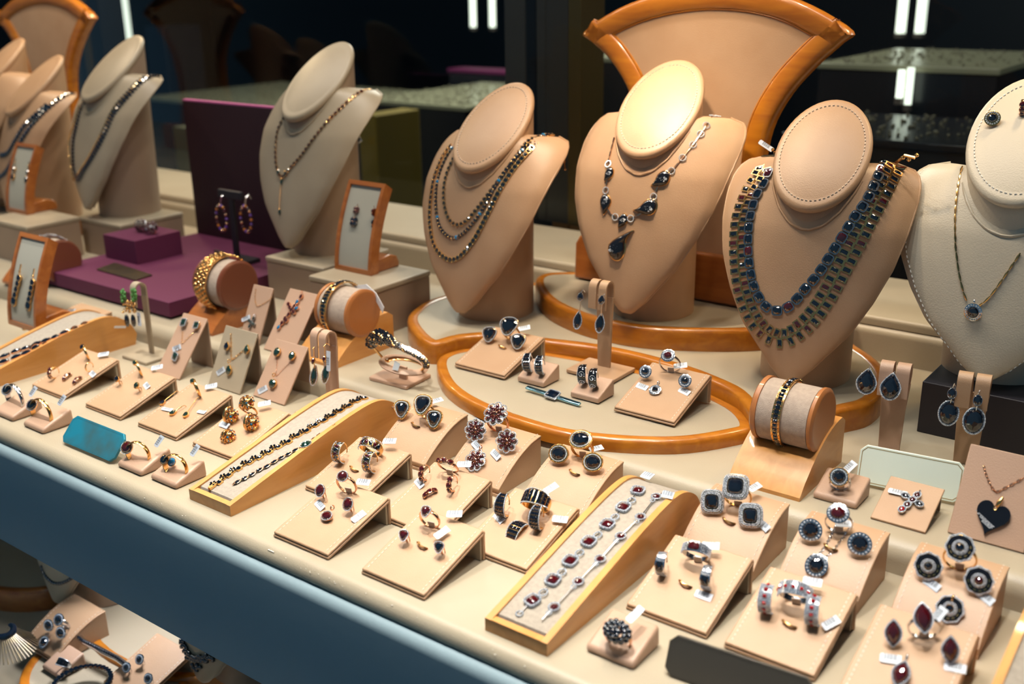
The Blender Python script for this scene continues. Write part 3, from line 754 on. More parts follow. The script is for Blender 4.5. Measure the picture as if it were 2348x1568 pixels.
def earring(surf, u, v, label, shape='oval', rx=.5, ry=.45, gh=.28, sm='black', mt='gold', halo='pave', tilt=42, h=.95, yaw=15, tg=None, group=None, flower=0, gn=16):
    M = rootat(surf, u, v, h, 0); t = thing('earring', label, 'earring', M, group)
    Hm = T(0, -.05, h) @ R(yaw, 'Z') @ R(tilt, 'X')
    if flower: flowerhead(t, Hm, flower)
    else: head(t, Hm, shape, rx, ry, gh, sm, mt, halo, gn)
    Y = R(yaw, 'Z'); mb = MB()
    mb.tube([Y @ V(p) for p in ((0, .0, h-.3), (0, .1, .45), (0, .05, .03))], .06, 6)
    mb.tube([Y @ V(p) for p in ((0, .05, h-.35), (-.14, .3, .4), (-.18, .2, .06))], .05, 6); mb.tube([Y @ V(p) for p in ((0, .05, h-.35), (.14, .3, .4), (.18, .2, .06))], .05, 6)
    mb.build('clasp', MT[mt], t, smooth=60)
    if tg: mktag(t, tg[0], tg[1], surf, None, tg[2] if len(tg) > 2 else -20, tg[3] if len(tg) > 3 else .25)
    return t
def pendant(surf, u, v, label, shape='oval', rx=.5, ry=.55, gh=.28, sm='black', mt='gold', halo='pave', tg=None, group=None, flower=0, rot=0, bail=True, gn=16):
    h = .35; M = rootat(surf, u, v, h); t = thing('pendant', label, 'pendant', M, group)
    Hm = T(0, 0, h) @ R(rot, 'Z') @ R(14, 'X')
    if flower: flowerhead(t, Hm, flower)
    else: head(t, Hm, shape, rx, ry, gh, sm, mt, halo, gn)
    if bail:
        c = ry+.35 if not flower else 1.0*flower
        MB().tube([Hm @ V((0, c+.15+.2*math.cos(a), .05+.2*math.sin(a))) for a in [2*PI*k/12 for k in range(12)]], .06, 6, True).build('bail', MT[mt], t, smooth=60)
    if tg: mktag(t, tg[0], tg[1], surf, None, tg[2] if len(tg) > 2 else -10, tg[3] if len(tg) > 3 else .2)
    return t
def bandring(surf, u, v, label, kind, Rr=.95, wd=.85, mt='gold', yaw=10, tg=None, group=None, hoop=False, name=None, tiltx=0, cat=None, lay=0):
    """wide jewelled band ring, or (hoop) an earring whose broad face turns to the front"""
    hh = Rr*1.9 if not hoop else Rr*.95
    if lay: hh = .3
    M = rootat(surf, u, v, hh, 0); nm = name or ('earring' if hoop else 'ring')
    t = thing(nm, label, cat or nm, M, group)
    if lay: B = T(0, .15, -Rr*.55) @ R(yaw, 'Z') @ R(90, 'Z') @ R(0, 'Y')
    elif hoop: B = T(0, 0, Rr*.95) @ R(yaw, 'Z') @ R(90, 'Z') @ R(-62, 'Y')
    else: B = T(0, 0, Rr*.92) @ R(yaw, 'Z') @ R(18, 'X')
    mb = MB()
    if hoop or lay: bandstrip(mb, Rr-.1, Rr, wd, wd*.55, -100, 95, 22, B)
    else: bandstrip(mb, Rr-.1, Rr, wd, wd*.4, 0, 360, 40, B)
    if hoop: mb.tube([B @ V((Rr*math.sin(a)*.9, 0, Rr*math.cos(a)*.9)) for a in [math.radians(95+100*k/8) for k in range(9)]], .05, 6)
    mb.build('band', MT[mt], t, smooth=50)
    am = 78
    def spot(a, y, up=.0): return B @ R(a, 'Y') @ T(0, y, Rr*1.02+up)
    if kind == 'black':          # calibrated dark stones between pave rims
        g = MB()
        for a in range(-70, 71, 20):
            wf = wd*(.5+.5*math.cos(math.radians(a))**.8)
            for y in (-.22, 0, .22): g.gem([(x*.165, yy*wf*.125/.8) for x, yy in outline('rect', 8)], .1, spot(a, y*wf/.85), ((1, 0), (.6, .8)), .05)
        g.build('dark_stones', MT['black'], t)
        g = MB()
        for a in range(-78, 79, 6):
            wf = wd*(.5+.5*max(0, math.cos(math.radians(a)))**.8)
            for s in (-1, 1): g.ball((0, 0, 0), .062, 1, M=spot(a, s*wf*.46, .02))
        g.build('pave_rims', MT['diamond'], t)
    elif kind == 'stripe':
        g, g2 = MB(), MB()
        for i, a in enumerate(range(-66, 67, 22)):
            (g if i % 2 else g2).gem([(x*.17, y*.3) for x, y in outline('oval', 12)], .1, spot(a, 0) @ R(24, 'Z'), ((1, 0), (.7, .75)), .05)
        g.build('garnet_stripes', MT['garnet'], t, smooth=30); g2.build('navy_stripes', MT['navy'], t, smooth=30)
        g = MB()
        for a in range(-78, 79, 7):
            for s in (-1, 1): g.ball((0, 0, 0), .055, 1, M=spot(a, s*wd*.46, .02))
        for a in range(-55, 56, 22):
            for y in (-.25, -.12, 0, .12, .25): g.ball((0, 0, 0), .035, 1, M=spot(a+y*22, y, .05))
        g.build('pave_rims', MT['diamond'], t)
    elif kind == 'redwhite':
        g, r_ = MB(), MB()
        for a in range(-84, 85, 8):
            for y in (-.36, -.24, -.12, 0, .12, .24, .36):
                if abs(((a+84) % 56)-28) < 12 and abs(y) < .1: continue
                g.ball((0, 0, 0), .068, 1, M=spot(a, y*wd/.85, .01))
        for a in (-84, -56+0, -28, 0, 28, 56, 84):
            r_.gem([(x*.13, y*.15) for x, y in outline('rect', 8)], .12, spot(a, 0, .05), ((1, 0), (.6, .8)), .05)
        g.build('pave_surface', MT['diamond'], t); r_.build('red_stones', MT['red'], t)
    elif kind == 'centre':
        stone(t, spot(0, 0, .0), 'cushion', .42, .3, .14, 'garnet' if not hoop else 'black', 12)
        g = MB()
        for a in list(range(-85, -27, 7))+list(range(30, 86, 7)):
            for y in (-.24, -.12, 0, .12, .24): g.ball((0, 0, 0), .05, 1, M=spot(a, y*wd/.7, .0))
        g.build('pave_shoulders', MT['diamond'], t)
    elif kind == 'filigree':     # pierced dome of small coloured drops
        Hm = (T(0, -.05, hh) @ R(yaw, 'Z') @ R(30, 'X'))
        g = MB(); cols = ('blue', 'navy', 'green', 'orange', 'red', 'purple', 'lime'); gs_ = {c: MB() for c in cols}
        k = 0; s = .8
        for ph, m_ in ((12, 1), (38, 6), (64, 10), (86, 12)):
            for j in range(m_):
                A = Hm @ T(0, 0, -s*.55) @ R(360*j/m_+ph, 'Z') @ R(ph, 'Y')
                c = cols[(k*3+j) % 7] if ph > 50 else ('blue' if j % 2 else 'navy'); k += 1
                gs_[c].gem([(x*.12, y*.085) for x, y in outline('pear', 10)], .07, A @ T(0, 0, s), ((1, 0), (.6, .8)), .03)
                g.tube([A @ T(0, 0, s) @ V((x*.165, y*.125, 0)) for x, y in outline('pear', 10)], .035, 5, True)
        g.ball((0, 0, -s*.55), s*.86, 2, M=Hm); g.build('gold_filigree', MT['gold'], t, smooth=60)
        for c, m_ in gs_.items():
            if m_.v: m_.build('coloured_stones', MT[c], t)
    elif kind == 'row':          # three claw set stones in a row
        for k in (-1, 0, 1): stone(t, spot(k*34, 0, .12), 'oval', .27, .23, .16, 'garnet', 12)
        g = MB()
        for k in (-1, 0, 1):
            g.tube([spot(k*34, 0, .1) @ V((.28*math.cos(a), .24*math.sin(a), 0)) for a in [2*PI*j/12 for j in range(12)]], .04, 5, True)
            for a in (45, 135, 225, 315): g.ball((.24*math.cos(math.radians(a)), .21*math.sin(math.radians(a)), .06), .055, 1, M=spot(k*34, 0, .12))
        g.build('claws', MT['rosegold'], t, smooth=60)
    elif kind == 'plain': pass
    if not hoop and not lay: slottab(t, R(yaw, 'Z'))
    if tg: mktag(t, tg[0], tg[1], surf, None, tg[2] if len(tg) > 2 else 15, tg[3] if len(tg) > 3 else (.8 if not hoop else .25))
    return t
def clip(st, u, v, mt='gold'):
    """small gold staple on a ring stand, a part of the stand"""
    t, sf = st[0], st[1]; r = hit(sf, u, v, .05)
    if not r: return
    M = frame(r[0], r[1]) @ R(-12, 'Z')
    MB().tube([(-.5, .14, .02), (-.44, -.02, .2), (0, -.12, .26), (.44, -.02, .2), (.5, .14, .02)], .085, 6, flat=2).build('gold_staple', MT[mt], t, M, smooth=60)
# ---------------------------------------------------------------- the sets on the stands
def S_flap(n, fr, z=0.0, label='', w=6.6, **k):
    q = P(*fr, z); return flap_stand(q.x-w/2, q.y, label, z, w, **k)
Y1 = 59.3
st = {}
st[1] = S_flap(1, (146, 918), label='folded leather stand with navy bar earrings, before the left bracelet ramp')
st[2] = S_flap(2, (276, 965), label='folded leather stand with thin gold rings, second of the left row')
st[3] = S_flap(3, (404, 1012), label='folded leather stand with gold drop earrings, third of the left row')
st[4] = S_flap(4, (538, 1061), label='folded leather stand with multicoloured dome jewels, just left of the middle bracelet ramp')
q = P(932, 1043, 2.75); st[8] = flap_stand(q.x-3.3, 59.4, 'folded leather stand with striped garnet band ring, right of the middle bracelet ramp')
st[9] = S_flap(9, (752, 1285), label='folded leather stand with orange garnet ovals at the shelf edge', h=2.6)
q = P(1123, 1102, 2.75); st[10] = flap_stand(q.x-3.3, 59.3, 'folded leather stand with rows of three garnets, behind the one with triangular stones')
st[11] = S_flap(11, (972, 1378), label='folded leather stand with triangular garnets at the shelf edge')
st[12] = S_flap(12, (1207, 1318), label='folded leather stand with wide black stone bands, left of the silver bracelet ramp')
st[16] = S_flap(16, (1618, 1467), label='folded leather stand with silver bands, right of the silver bracelet ramp', h=3.0)
st[18] = S_flap(18, (1866, 1565), label='folded leather stand with red and white stone bands, behind the charcoal plate', h=3.0)
q = P(2249, 1450, 3.0); st[20] = flap_stand(q.x-3.3, 59.5, 'folded leather stand with marquise garnets, cut off by the bottom edge', h=3.0)
st[13] = S_flap(13, (1156, 871), 4.0, 'folded leather stand with black hearts, at the left of the leaf platform', 6.9)
st[14] = S_flap(14, (1545, 979), 4.0, 'folded leather stand with round halo jewels, at the right of the leaf platform', 6.7, h=3.0)
def C_(tr, h, label, w=6.3): q = P(*tr, h); return curved_stand(q.x-w/2, 68.6, label, h=h, w=w)
st[5] = C_((1064, 956), 3.7, 'curved leather stand with gold heart shaped black stones, behind the middle ramp')
st[6] = C_((1234, 1004), 3.7, 'curved leather stand with garnet flowers')
st[7] = C_((1434, 1057), 3.5, 'curved leather stand with gold rimmed black ovals, left of the silver bracelet ramp', 6.6)
st[15] = C_((1801, 1167), 4.0, 'curved leather stand with cushion cut black stones, right of the silver bracelet ramp', 6.6)
st[17] = C_((2037, 1229), 4.0, 'curved leather stand with round black stones in diamond halos', 6.3)
st[19] = C_((2314, 1304), 4.0, 'curved leather stand with scalloped black and gold jewels at the right', 6.3)
q = P(195, 733, 3.7); st[0] = curved_stand(q.x-3.6, 68.6, 'curved leather stand with glossy navy drops, behind the left bracelet ramp', w=7.2)

def S(k): return st[k][1]
# S5 hearts in gold
g5 = 'gold heart jewels on the curved stand'
ring(S(5), 977, 912, 'large gold ring with a heart shaped black stone, behind the middle ramp', 'heart', .72, .72, .38, 'black', 'gold', 'rope', 1.0, 34, 12, (1001, 918, 70, .6))
earring(S(5), 923, 933, 'left gold earring with a heart shaped black stone, over the end of the middle ramp', 'heart', .62, .62, .34, 'black', 'gold', 'rope', group=g5)
earring(S(5), 997, 955, 'right gold earring with a heart shaped black stone, on the curved stand', 'heart', .62, .62, .34, 'black', 'gold', 'rope', group=g5)
clip(st[5], 952, 976)
# S13 hearts silver rimmed
ring(S(13), 1168, 744, 'ring with a white rimmed black heart stone on the leaf platform', 'heart', .95, .9, .4, 'black', 'gold', 'pave', 1.05, 34, 12, (1202, 752, 40, .9))
earring(S(13), 1123, 764, 'left earring of white rimmed black heart stones, on the leaf platform', 'heart', .74, .7, .36, 'black', 'gold', 'pave', group='white rimmed heart earrings')
earring(S(13), 1189, 780, 'right earring of white rimmed black heart stones, on the leaf platform', 'heart', .74, .7, .36, 'black', 'gold', 'pave', group='white rimmed heart earrings')
clip(st[13], 1151, 797)
# S6 flowers
ring(S(6), 1142, 943, 'ring with a large garnet flower and white petal rims, standing tall', rx=.5, ry=.5, Rr=1.05, tilt=34, flower=1.25, split=True, mt='rosegold')
earring(S(6), 1092, 983, 'left garnet flower earring with white petal rims', flower=1.15, tg=(1092, 1021, -25), group='garnet flower earrings', mt='rosegold')
earring(S(6), 1164, 1008, 'right garnet flower earring with white petal rims', flower=1.15, group='garnet flower earrings', mt='rosegold')
pendant(S(6), 1090, 1055, 'garnet flower pendant lying low on the curved stand', flower=1.15, tg=(1136, 1042, -25), mt='rosegold')
# S7 ovals
ring(S(7), 1336, 1002, 'gold ring with a faceted black oval and rope border', 'oval', .8, .66, .36, 'black', 'gold', 'rope', 1.0, 32, 14, (1367, 1028, 60, .7), split=True)
earring(S(7), 1283, 1036, 'left gold rope bordered earring with a black oval', 'oval', .68, .58, .34, 'black', 'gold', 'rope', group='black oval earrings')
earring(S(7), 1361, 1055, 'right gold rope bordered earring with a black oval', 'oval', .68, .58, .34, 'black', 'gold', 'rope', group='black oval earrings')
clip(st[7], 1316, 1085)
# S8 stripes
bandring(S(8), 845, 1006, 'wide gold band ring with garnet and navy stripes', 'stripe', 1.12, 1.0, tg=(893, 1011, 22, .9))
bandring(S(8), 783, 1036, 'left hoop earring with garnet stripes and pave rims', 'stripe', .98, .95, hoop=True, group='striped hoop earrings')
bandring(S(8), 853, 1058, 'right hoop earring with garnet stripes and pave rims', 'stripe', .98, .95, hoop=True, group='striped hoop earrings')
clip(st[8], 811, 1077)
# S9 orange garnet ovals
ring(S(9), 788, 1090, 'thin rose gold ring with an orange red oval and diamond halo', 'oval', .44, .38, .24, 'garnet', 'rosegold', 'thin', 1.0, 34, 12, (833, 1105, 15, .5))
earring(S(9), 735, 1124, 'left rose gold earring with a garnet oval in a thin halo', 'oval', .38, .46, .24, 'garnet', 'rosegold', 'thin', tg=(733, 1158, -20, .15), group='garnet oval earrings')
earring(S(9), 799, 1155, 'right rose gold earring with a garnet oval in a thin halo', 'oval', .38, .46, .24, 'garnet', 'rosegold', 'thin', tg=(822, 1184, 80, .15), group='garnet oval earrings')
pendant(S(9), 749, 1183, 'small garnet oval pendant with silver bail, low on its stand', 'oval', .46, .36, .22, 'garnet', 'rosegold', 'thin')
# S10 rows
bandring(S(10), 1022, 1050, 'rose gold ring with three garnets in a row', 'row', 1.0, .3, 'rosegold', tg=(1064, 1064, 25, .6))
bandring(S(10), 976, 1083, 'left earring of three garnets in a row', 'row', .75, .3, 'rosegold', hoop=True, tg=(961, 1108, -25, .15), group='three garnet earrings')
bandring(S(10), 1040, 1108, 'right earring of three garnets in a row', 'row', .75, .3, 'rosegold', hoop=True, group='three garnet earrings')
bandring(S(10), 983, 1131, 'bar pendant of three garnets hanging from a fine chain', 'row', .75, .3, 'rosegold', lay=1, name='pendant', yaw=-25)
# S11 triangles
ring(S(11), 979, 1169, 'thin rose gold ring with a small triangular garnet and diamond leaf', 'heart', .34, .34, .2, 'garnet', 'rosegold', 'thin', .95, 34, 10, (1042, 1178, 25, .6))
earring(S(11), 927, 1225, 'left rose gold earring with a triangular garnet', 'heart', .33, .33, .2, 'garnet', 'rosegold', 'thin', group='triangular garnet earrings')
earring(S(11), 1008, 1252, 'right rose gold earring with a triangular stone under a long white tag', 'heart', .33, .33, .2, 'navy', 'rosegold', 'thin', tg=(1013, 1221, 75, .5))
clip(st[11], 967, 1253)
# S12 black bands
bandring(S(12), 1225, 1128, 'very wide ring covered in black stones between diamond rims', 'black', 1.2, 1.45, tg=(1263, 1119, 70, .9))
bandring(S(12), 1157, 1157, 'left hoop earring of black stones between diamond rims', 'black', .98, 1.0, hoop=True, tg=(1144, 1187, -25, .12), group='black stone hoop earrings')
bandring(S(12), 1236, 1185, 'right hoop earring of black stones between diamond rims', 'black', .98, 1.0, hoop=True, tg=(1284, 1190, 15, .4), group='black stone hoop earrings')
bandring(S(12), 1182, 1213, 'curved pendant of black stones with a diamond rim', 'black', 1.1, 1.3, lay=1, name='pendant', yaw=0)
# S14 silver round
ring(S(14), 1533, 813, 'silver ring with a round dark stone in a diamond halo, on the leaf platform', 'oval', .42, .38, .24, 'garnet', 'silver', 'spike', 1.12, 30, 14, (1560, 838, 30, .9))
earring(S(14), 1480, 851, 'left silver halo earring with a dark teal stone, on the leaf platform', 'oval', .36, .36, .22, 'navy', 'silver', 'spike', tg=(1472, 886, -8, .12), group='silver halo earrings on the leaf platform')
earring(S(14), 1571, 872, 'right silver halo earring with a pale reflecting stone, on the leaf platform', 'oval', .36, .36, .22, 'black', 'silver', 'spike', tg=(1569, 897, -15, .12), group='silver halo earrings on the leaf platform')
pendant(S(14), 1502, 893, 'silver halo pendant lying on its stand on the leaf platform', 'oval', .34, .3, .22, 'black', 'silver', 'spike')
# S15 cushions
ring(S(15), 1695, 1098, 'ring with a large cushion cut black stone in a thick diamond border', 'cushion', .64, .64, .34, 'black', 'gold', 'thick', 1.15, 36, 14, (1731, 1116, 75, 1.0))
earring(S(15), 1634, 1147, 'left cushion cut black earring in a thick diamond border', 'cushion', .55, .58, .32, 'black', 'gold', 'thick', group='cushion cut earrings')
earring(S(15), 1722, 1179, 'right cushion cut black earring in a thick diamond border', 'cushion', .55, .58, .32, 'black', 'gold', 'thick', tg=(1749, 1203, -25, .2), group='cushion cut earrings')
clip(st[15], 1670, 1196)
# S16 silver bands
bandring(S(16), 1594, 1243, 'silver band ring with a garnet centre and pave shoulders', 'centre', 1.12, .85, 'silver', tg=(1629, 1251, 20, .9))
bandring(S(16), 1521, 1291, 'left silver hoop earring with a black centre stone', 'centre', .9, .8, 'silver', hoop=True, group='silver hoop earrings')
bandring(S(16), 1624, 1323, 'right silver hoop earring with a black centre stone', 'centre', .9, .8, 'silver', hoop=True, tg=(1613, 1365, 0, .12), group='silver hoop earrings')
clip(st[16], 1570, 1341)
# S17 round halos
ring(S(17), 1928, 1163, 'silver ring with a red round stone and spiky diamond halo', 'oval', .56, .5, .28, 'garnet', 'silver', 'spike', 1.05, 30, 14, (1937, 1196, 20, .7))
earring(S(17), 1860, 1211, 'left silver halo earring with a round black stone', 'oval', .6, .6, .28, 'black', 'silver', 'spike', group='silver halo earrings on the curved stand')
earring(S(17), 1973, 1243, 'right silver halo earring with a round black stone, chain looped behind', 'oval', .6, .6, .28, 'black', 'silver', 'spike', group='silver halo earrings on the curved stand')
tp_ = pendant(S(17), 1872, 1296, 'silver halo pendant with a black oval, hanging from two chain strands', 'oval', .58, .64, .3, 'black', 'silver', 'spike', bail=False)
def chain(pts, r=.06, mt='silver', parent=None, step=.17, nm='chain', sf=None):
    w = []
    for u, v in pts:
        h_ = hit(sf, u, v, .08)
        if h_: w.append(h_[0]+h_[1]*.08)
    if len(w) < 2: return
    w = resample(catmull(w, 5), step); mb = MB()
    for k, (a, b) in enumerate(zip(w, w[1:])):
        d = (b-a).normalized(); m_ = (a+b)/2; M = frame(m_, d.orthogonal() if k % 2 else d.cross(d.orthogonal()), d)
        mb.tube([M @ V((step*.62*math.cos(x), r*math.sin(x), 0)) for x in [2*PI*j/6 for j in range(6)]], r*.38, 4, True)
    return mb.build(nm, MT[mt], parent, world=True)
chain([(1875, 1275), (1893, 1250), (1912, 1215), (1925, 1190), (1935, 1180)], .09, 'silver', tp_, .2, sf=S(17))
chain([(1888, 1282), (1910, 1262), (1938, 1225), (1955, 1200)], .09, 'silver', tp_, .2, sf=S(17))
clip(st[17], 1903, 1257)
# S18 red and white
bandring(S(18), 1822, 1336, 'wide ring paved with diamonds and red stones', 'redwhite', 1.15, 1.05, 'silver', tg=(1863, 1333, 10, .9))
bandring(S(18), 1760, 1371, 'left hoop earring paved with diamonds and red stones', 'redwhite', 1.0, .98, 'silver', hoop=True, group='red and white hoop earrings')
bandring(S(18), 1867, 1398, 'right hoop earring paved with diamonds and red stones', 'redwhite', 1.0, .98, 'silver', hoop=True, tg=(1905, 1428, 60, .3), group='red and white hoop earrings')
clip(st[18], 1808, 1433)
# S19 scalloped
ring(S(19), 2208, 1238, 'gold ring with a scalloped black, gold and diamond head', 'oval', .3, .3, .2, 'navy', 'gold', 'double', 1.15, 34, 12)
earring(S(19), 2130, 1294, 'left scalloped black, gold and diamond earring', 'oval', .28, .28, .18, 'black', 'gold', 'double', tg=(2136, 1338, -22, .12), group='scalloped earrings')
earring(S(19), 2246, 1326, 'right scalloped black, gold and diamond earring with a tag below', 'oval', .28, .28, .18, 'garnet', 'gold', 'double', tg=(2259, 1369, -25, .12), group='scalloped earrings')
pendant(S(19), 2178, 1396, 'scalloped black, gold and diamond pendant, largest on its stand', 'oval', .26, .28, .18, 'navy', 'gold', 'double')
# S20 marquise
ring(S(20), 2119, 1414, 'silver ring with a red marquise stone in a diamond halo', 'marquise', .56, .8, .32, 'garnet', 'silver', 'pave', 1.05, 40, 25, (2154, 1408, 78, 1.0))
earring(S(20), 2049, 1450, 'left marquise garnet earring with a diamond halo', 'marquise', .48, .72, .3, 'garnet', 'silver', 'pave', tilt=55, group='marquise garnet earrings')
earring(S(20), 2180, 1489, 'right marquise garnet earring with a diamond halo and hanging tag', 'marquise', .48, .72, .3, 'garnet', 'silver', 'pave', tilt=55, tg=(2190, 1530, 10, .15), group='marquise garnet earrings')
pendant(S(20), 2066, 1545, 'marquise garnet pendant beside a barcode tag, at the bottom edge', 'marquise', .5, .72, .3, 'garnet', 'silver', 'pave', tg=(2042, 1510, 15, .2))
# S4 filigree domes
bandring(S(4), 562, 920, 'gold ring with a pierced dome of coloured stones', 'filigree', 1.05, .3, tg=(606, 925, 40, .7))
bandring(S(4), 526, 951, 'left gold filigree dome earring with coloured stones', 'filigree', .9, .25, hoop=True, group='filigree dome earrings')
bandring(S(4), 573, 968, 'right gold filigree dome earring with coloured stones', 'filigree', .9, .25, hoop=True, group='filigree dome earrings')
bandring(S(4), 519, 998, 'gold filigree pendant with coloured stones, lowest on its stand', 'filigree', .6, .2, hoop=True, name='pendant', tg=(514, 974, 0, .2))
# S1, S2, S3 small gold pieces
ring(S(1), 190, 794, 'thin gold ring with a navy square stone, on the first left stand', 'rect', .26, .26, .2, 'navy', 'gold', None, .9, 30, -25, (237, 812, 35, .4))
def dropear(sf, u0, v0, u1, v1, label, sm='navy', s=1.0, mt='gold', n=1, shape='pear', group=None, hk=True, cat='earring', name='earring', halo=None):
    """hook and hanging drop lying on or before a surface"""
    a, b = hit(sf, u0, v0, .35), hit(sf, u1, v1, .22)
    if not a or not b: return
    M = frame(b[0]+b[1]*.0, b[1]); up = (a[0]-b[0]); Lg = up.length
    M = frame(b[0], b[1], up.cross(b[1])); t = thing(name, label, cat, M, group)
    for k in range(n):
        f = k/max(1, n) ; y = Lg*f*.78
        head(t, T(0, y, .24) @ R(0, 'Z'), shape if k == 0 else 'oval', (.3 if k == 0 else .22)*s, (.42 if k == 0 else .26)*s, .16, sm, mt, halo, 12)
    mb = MB(); mb.tube([(0, (Lg*.78*(n-1)/n)+.35*s, .24), (0, Lg*.8, .3), (0, Lg, .32)], .055*s, 6)
    mb.ball((0, Lg*.8, .3), .1*s, 1)
    if hk: mb.tube([V((0, Lg+.3*math.sin(x), .32-.3+.3*math.cos(x))) for x in [PI*k/8 for k in range(9)]], .04, 5)
    mb.build('hook', MT[mt], t, smooth=60)
    return t
g1 = 'bar earrings on the first left stand'
bandring(S(1), 125, 854, 'left gold bar earring with navy stones, first left stand', 'row', .7, .3, 'gold', hoop=True, group=g1)
bandring(S(1), 205, 841, 'plain gold hoop earring with a tag, right side of the first left stand', 'plain', .6, .18, 'gold', hoop=True, tg=(212, 857, -15, .1))
bandring(S(1), 150, 864, 'middle gold bar earring with navy stones, first left stand', 'row', .7, .3, 'gold', lay=1, name='earring', group=g1)
bandring(S(1), 174, 872, 'gold bar pendant with a navy stone, lowest on the first left stand', 'row', .7, .3, 'gold', lay=1, name='pendant')
ring(S(2), 311, 830, 'thin gold ring with a small dark stone, on the second left stand', 'oval', .32, .26, .2, 'green', 'gold', None, .9, 30, -25, (360, 842, 40, .4))
earring(S(2), 268, 868, 'left gold hook earring with a dark oval, on the second left stand', 'oval', .26, .32, .2, 'navy', 'gold', None)
earring(S(2), 313, 883, 'right gold hook earring with a dark oval and tag, on the second left stand', 'oval', .28, .34, .2, 'green', 'gold', None, tg=(336, 884, -20, .12))
ring(S(3), 443, 872, 'thin gold ring with a small oval stone, on the third left stand', 'oval', .3, .26, .2, 'green', 'gold', None, 1.0, 30, -25, (484, 885, 40, .4))
dropear(S(3), 403, 897, 372, 923, 'left gold drop earring with a small navy stone, on the third left stand', 'navy', .8)
dropear(S(3), 419, 930, 396, 946, 'middle gold drop pendant with a dark pear stone, on the third left stand', 'green', .9, name='pendant', cat='pendant')
dropear(S(3), 452, 912, 426, 950, 'right gold drop earring with a dark pear stone, on the third left stand', 'green', .9)
mktag(thing('tag', 'loose barcode tag at the left of the gold drop earrings', 'tag', rootat(S(3), 383, 938, .1)), 383, 938, S(3), None, 8, .12, (1.5, .5), 0)
mktag(thing('tag', 'loose barcode tag at the right of the gold drop earrings', 'tag', rootat(S(3), 462, 944, .1)), 462, 944, S(3), None, 10, .12, (1.1, .5), 0)
# S0 drops
dropear(S(0), 85, 730, 57, 751, 'leftmost glossy navy drop earring on the curved stand at the left', 'navy', 1.0)
dropear(S(0), 100, 738, 76, 758, 'middle glossy navy drop pendant on the curved stand at the left', 'navy', 1.05, name='pendant', cat='pendant')
dropear(S(0), 118, 742, 97, 762, 'rightmost glossy navy drop earring on the curved stand at the left', 'navy', 1.05)
bandring(S(0), 131, 706, 'small gold ring at the top of the curved stand at the left', 'row', .8, .3, 'rosegold', tg=(163, 713, 30, .6))
# hot spot jewels on blocks
def blockring(px, hd, en, tgp, label, kind, sm, mt, blab, yaw=0, z=0.0, d=3.6, w=3.9, y=None):
    q = P(*px, z); b = small_block(blab, q.x-w/2, q.y, z, w, d); sf = b[1]
    a, e = hit(sf, hd[0], hd[1], 1.0), hit(sf, en[0], en[1], .35)
    A, E_ = a[0]+a[1]*1.0, e[0]+e[1]*.2
    ax = (E_-A); M = T(E_); t = thing('ring', label, 'ring', M)
    # band: circle through head and slot, seen from the side
    c = (A+E_)/2; dr = ax.normalized(); nn = V((0, 0, 1)); sd = dr.cross(nn).normalized(); n2 = sd.cross(dr)
    Rr = ax.length/2; Mw = Mx((dr*-1, sd*-1, n2)).transposed().to_4x4(); Mw.translation = c - n2*Rr*.12
    Bl = M.inverted() @ Mw @ R(-90, 'Y'); mb = MB()
    # local: z of Bl points to the head
    bandstrip(mb, Rr-.09, Rr, .62, .42, 0, 360, 36, M.inverted() @ Mw @ R(90, 'Y') @ Mx.Scale(.92, 4, V((1, 0, 0))))
    mb.build('band', MT[mt], t, smooth=50)
    Hm = M.inverted() @ frame(A, (V((.35, -.75, .6))), V((1, 0, 0)))
    if kind == 'head': head(t, Hm, 'oval', .5, .55, .3, sm, mt, 'thin')
    elif kind == 'three':
        for k in (0, 1): head(t, Hm @ T(.62*k, .05*k, -.3*k) @ R(20*k, 'Y'), 'oval', .4-.06*k, .42-.04*k, .25, sm if k == 0 else 'blue', mt, None)
    else: head(t, Hm, 'round', .5, .5, .3, sm, mt, None)
    g = MB()
    for a_ in range(18, 75, 7):
        for s in (-1, 0, 1): g.ball((0, 0, 0), .06, 1, M=M.inverted() @ Mw @ R(90, 'Y') @ Mx.Scale(.92, 4, V((1, 0, 0))) @ R(a_ if 1 else -a_, 'Y') @ T(0, s*.15, Rr*1.02))
    g.build('pave_shoulder', MT['diamond'], t)
    if tgp: mktag(t, 0, 0, M=M.inverted() @ frame(hit(sf, tgp[0], tgp[1], 1.3)[0]+V((0, 0, 1.3)), V((.4, -.8, .45))) @ R(72, 'Z'), size=(1.25, .5))
    return t
blockring((29, 968), (16, 893), (52, 925), (67, 902), 'silver ring with a navy stone on the small block at the far left', 'head', 'navy', 'silver', 'small ring block at the far left edge')
blockring((99, 997), (73, 928), (117, 957), (133, 922), 'dark banded ring with a navy stone on the second small block', 'head', 'navy', 'gold', 'second small ring block from the left')
blockring((324, 1094), (291, 1026), (342, 1045), (356, 1017), 'gold ring with a garnet head and twisted band, beside the plate with the painted sky reflection', 'head', 'garnet', 'gold', 'small ring block at the right of the plate with the painted sky reflection')
blockring((403, 1124), (377, 1054), (428, 1076), (438, 1038), 'gold ring with a navy and a blue stone, left of the middle ramp', 'three', 'navy', 'gold', 'small ring block left of the middle bracelet ramp')
q = P(1452, 1539, 0); b = small_block('small ring block with the dark cluster ring, near the bottom edge', q.x-1.95, q.y, 0, 3.9, 3.6)
M = rootat(b[1], 1413, 1442, 1.5); t = thing('ring', 'ring with a cluster of dark blue beads, before the silver bracelet ramp', 'ring', M)
mb = MB(); bandstrip(mb, .86, .95, .4, .3, 0, 360, 36, T(0, 0, .55) @ R(10, 'Z')); mb.build('band', MT['rosegold'], t, smooth=50)
rnd = random.Random(5); g = MB(); g2 = MB()
Hm = T(0, -.1, 1.35) @ R(40, 'X')
